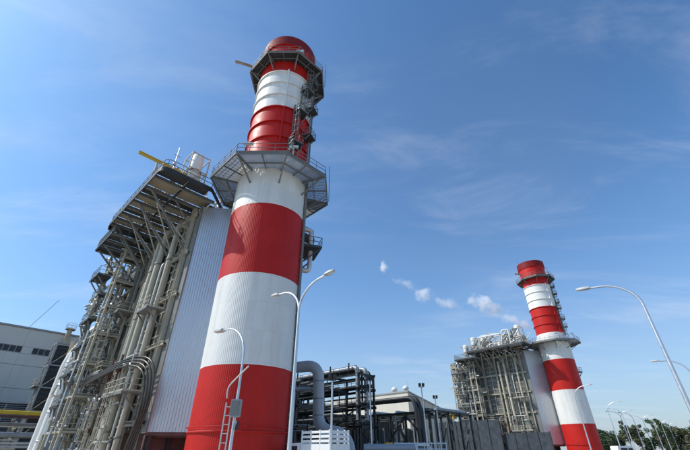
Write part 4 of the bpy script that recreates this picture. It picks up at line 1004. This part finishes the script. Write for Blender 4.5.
tl = [(94, 154, 7.6, 3.6, 'leaf_dark', 0), (99, 160, 8.0, 4.0, 'leaf_dark', 0), (91, 147, 6.4, 3.4, 'leaf_dark', 0), (103, 152, 11.2, 3.2, 'leaf_olive', 1), (106, 151, 10.4, 3.0, 'leaf_olive', 1), (113, 151, 12.0, 3.2, 'leaf_mid', 1),
      (117, 153, 10.0, 3.6, 'leaf_mid', 1), (108, 164, 8.0, 4.2, 'leaf_dark', 0), (121, 150, 8.4, 4.0, 'leaf_olive', 0), (128, 150, 9.6, 4.6, 'leaf_mid', 0), (134, 152, 11.2, 5.0, 'leaf_mid', 0), (140, 150, 10.6, 5.0, 'leaf_mid', 0),
      (146, 153, 11.4, 5.2, 'leaf_mid', 0), (152, 151, 10.8, 5.0, 'leaf_dark', 0), (124, 160, 8.6, 4.6, 'leaf_dark', 0), (160, 158, 11, 5.2, 'leaf_mid', 0), (116, 162, 8.4, 4.4, 'leaf_dark', 0)]
lab = {('leaf_dark', 0): 'dense dark green tree in the tree line by the road', ('leaf_olive', 1): 'thin open olive tree with gaps standing above the tree line', ('leaf_mid', 1): 'tall loose green tree standing above the tree line',
       ('leaf_olive', 0): 'yellowish olive bushy tree in the tree line', ('leaf_mid', 0): 'broad bright green round tree in the tree line'}
for k, (x, y, h, w_, lm, sp) in enumerate(tl): tree(x, y, h, w_, lm, lab[(lm, sp)], 100 + k, bool(sp))

# ---------------------------------------------------------------- steam wisps drifting from the far boiler
def wisp(p, size, dens, label, seed, rot=(0, 0, 0)):
    mb = bmesh.new(); bmesh.ops.create_icosphere(mb, subdivisions=3, radius=1.0)
    me = bpy.data.meshes.new('steam_wisp'); mb.to_mesh(me); mb.free()
    M_ = bpy.data.materials.new('steam'); M_.use_nodes = True; t = M_.node_tree; nn = t.nodes; ll = t.links
    for n in list(nn): nn.remove(n)
    out = nn.new('ShaderNodeOutputMaterial'); pv_ = nn.new('ShaderNodeVolumePrincipled'); pv_.inputs['Color'].default_value = (.97, .97, .98, 1); pv_.inputs['Anisotropy'].default_value = -.1
    tc_ = nn.new('ShaderNodeTexCoord'); ln_ = nn.new('ShaderNodeVectorMath'); ln_.operation = 'LENGTH'; ll.new(tc_.outputs['Object'], ln_.inputs[0])
    g = nn.new('ShaderNodeNewGeometry'); nz_ = nn.new('ShaderNodeTexNoise'); nz_.noise_dimensions = '4D'; nz_.inputs['W'].default_value = seed * 3.7; nz_.inputs['Scale'].default_value = .36; nz_.inputs['Detail'].default_value = 5; nz_.inputs['Roughness'].default_value = .72
    ll.new(g.outputs['Position'], nz_.inputs['Vector'])
    a = nn.new('ShaderNodeMath'); a.operation = 'MULTIPLY_ADD'; ll.new(ln_.outputs['Value'], a.inputs[0]); a.inputs[1].default_value = -.42; ll.new(nz_.outputs[0], a.inputs[2])
    mr_ = nn.new('ShaderNodeMapRange'); mr_.interpolation_type = 'SMOOTHSTEP'; mr_.inputs[1].default_value = .20; mr_.inputs[2].default_value = .55; mr_.inputs[3].default_value = 0; mr_.inputs[4].default_value = dens * 1.9; ll.new(a.outputs[0], mr_.inputs[0])
    ll.new(mr_.outputs[0], pv_.inputs['Density']); ll.new(pv_.outputs[0], out.inputs['Volume'])
    me.materials.append(M_); o = bpy.data.objects.new('steam_wisp', me); col.objects.link(o); o.location = p; o.scale = size; o.rotation_euler = rot
    tag(o, label, 'steam', 'steam drifting off the boiler'); return o
def ray(px_, py_, dist):
    u = px_ - 345; v = 225 - py_; th = R(32.1); d = Vector((u, 360 * math.cos(th) - v * math.sin(th), 360 * math.sin(th) + v * math.cos(th)))
    return Vector((0, 0, 1.6)) + d * (dist / math.hypot(d.x, d.y))
for k, (x, y, dist, sz, dn, lb) in enumerate(((383, 267, 128, (2.8, 2.4, 4.6), .46, 'lone white puff of steam drifting highest above the pipe racks'), (404, 283, 128, (7.5, 2.6, 2.6), .16, 'faint smear of steam trailing below the highest puff'),
        (423, 295, 127, (5.2, 2.8, 3.8), .34, 'white puff of steam midway between the lone puff and the boiler roof'), (447, 304, 127, (7.0, 2.8, 3.0), .22, 'thin ragged steam shred above the barrier-side boiler roof'),
        (486, 306, 125, (9.5, 3.2, 4.4), .44, 'largest long white steam puff above the white portal frame'), (516, 322, 124, (8.0, 2.6, 2.5), .34, 'low steam streak leaving the barrier-side boiler roof beside the chimney'))):
    wisp(ray(x, y, dist), sz, dn, lb, k + 1, (0, R(4) if k in (0, 2) else R(24), 0))
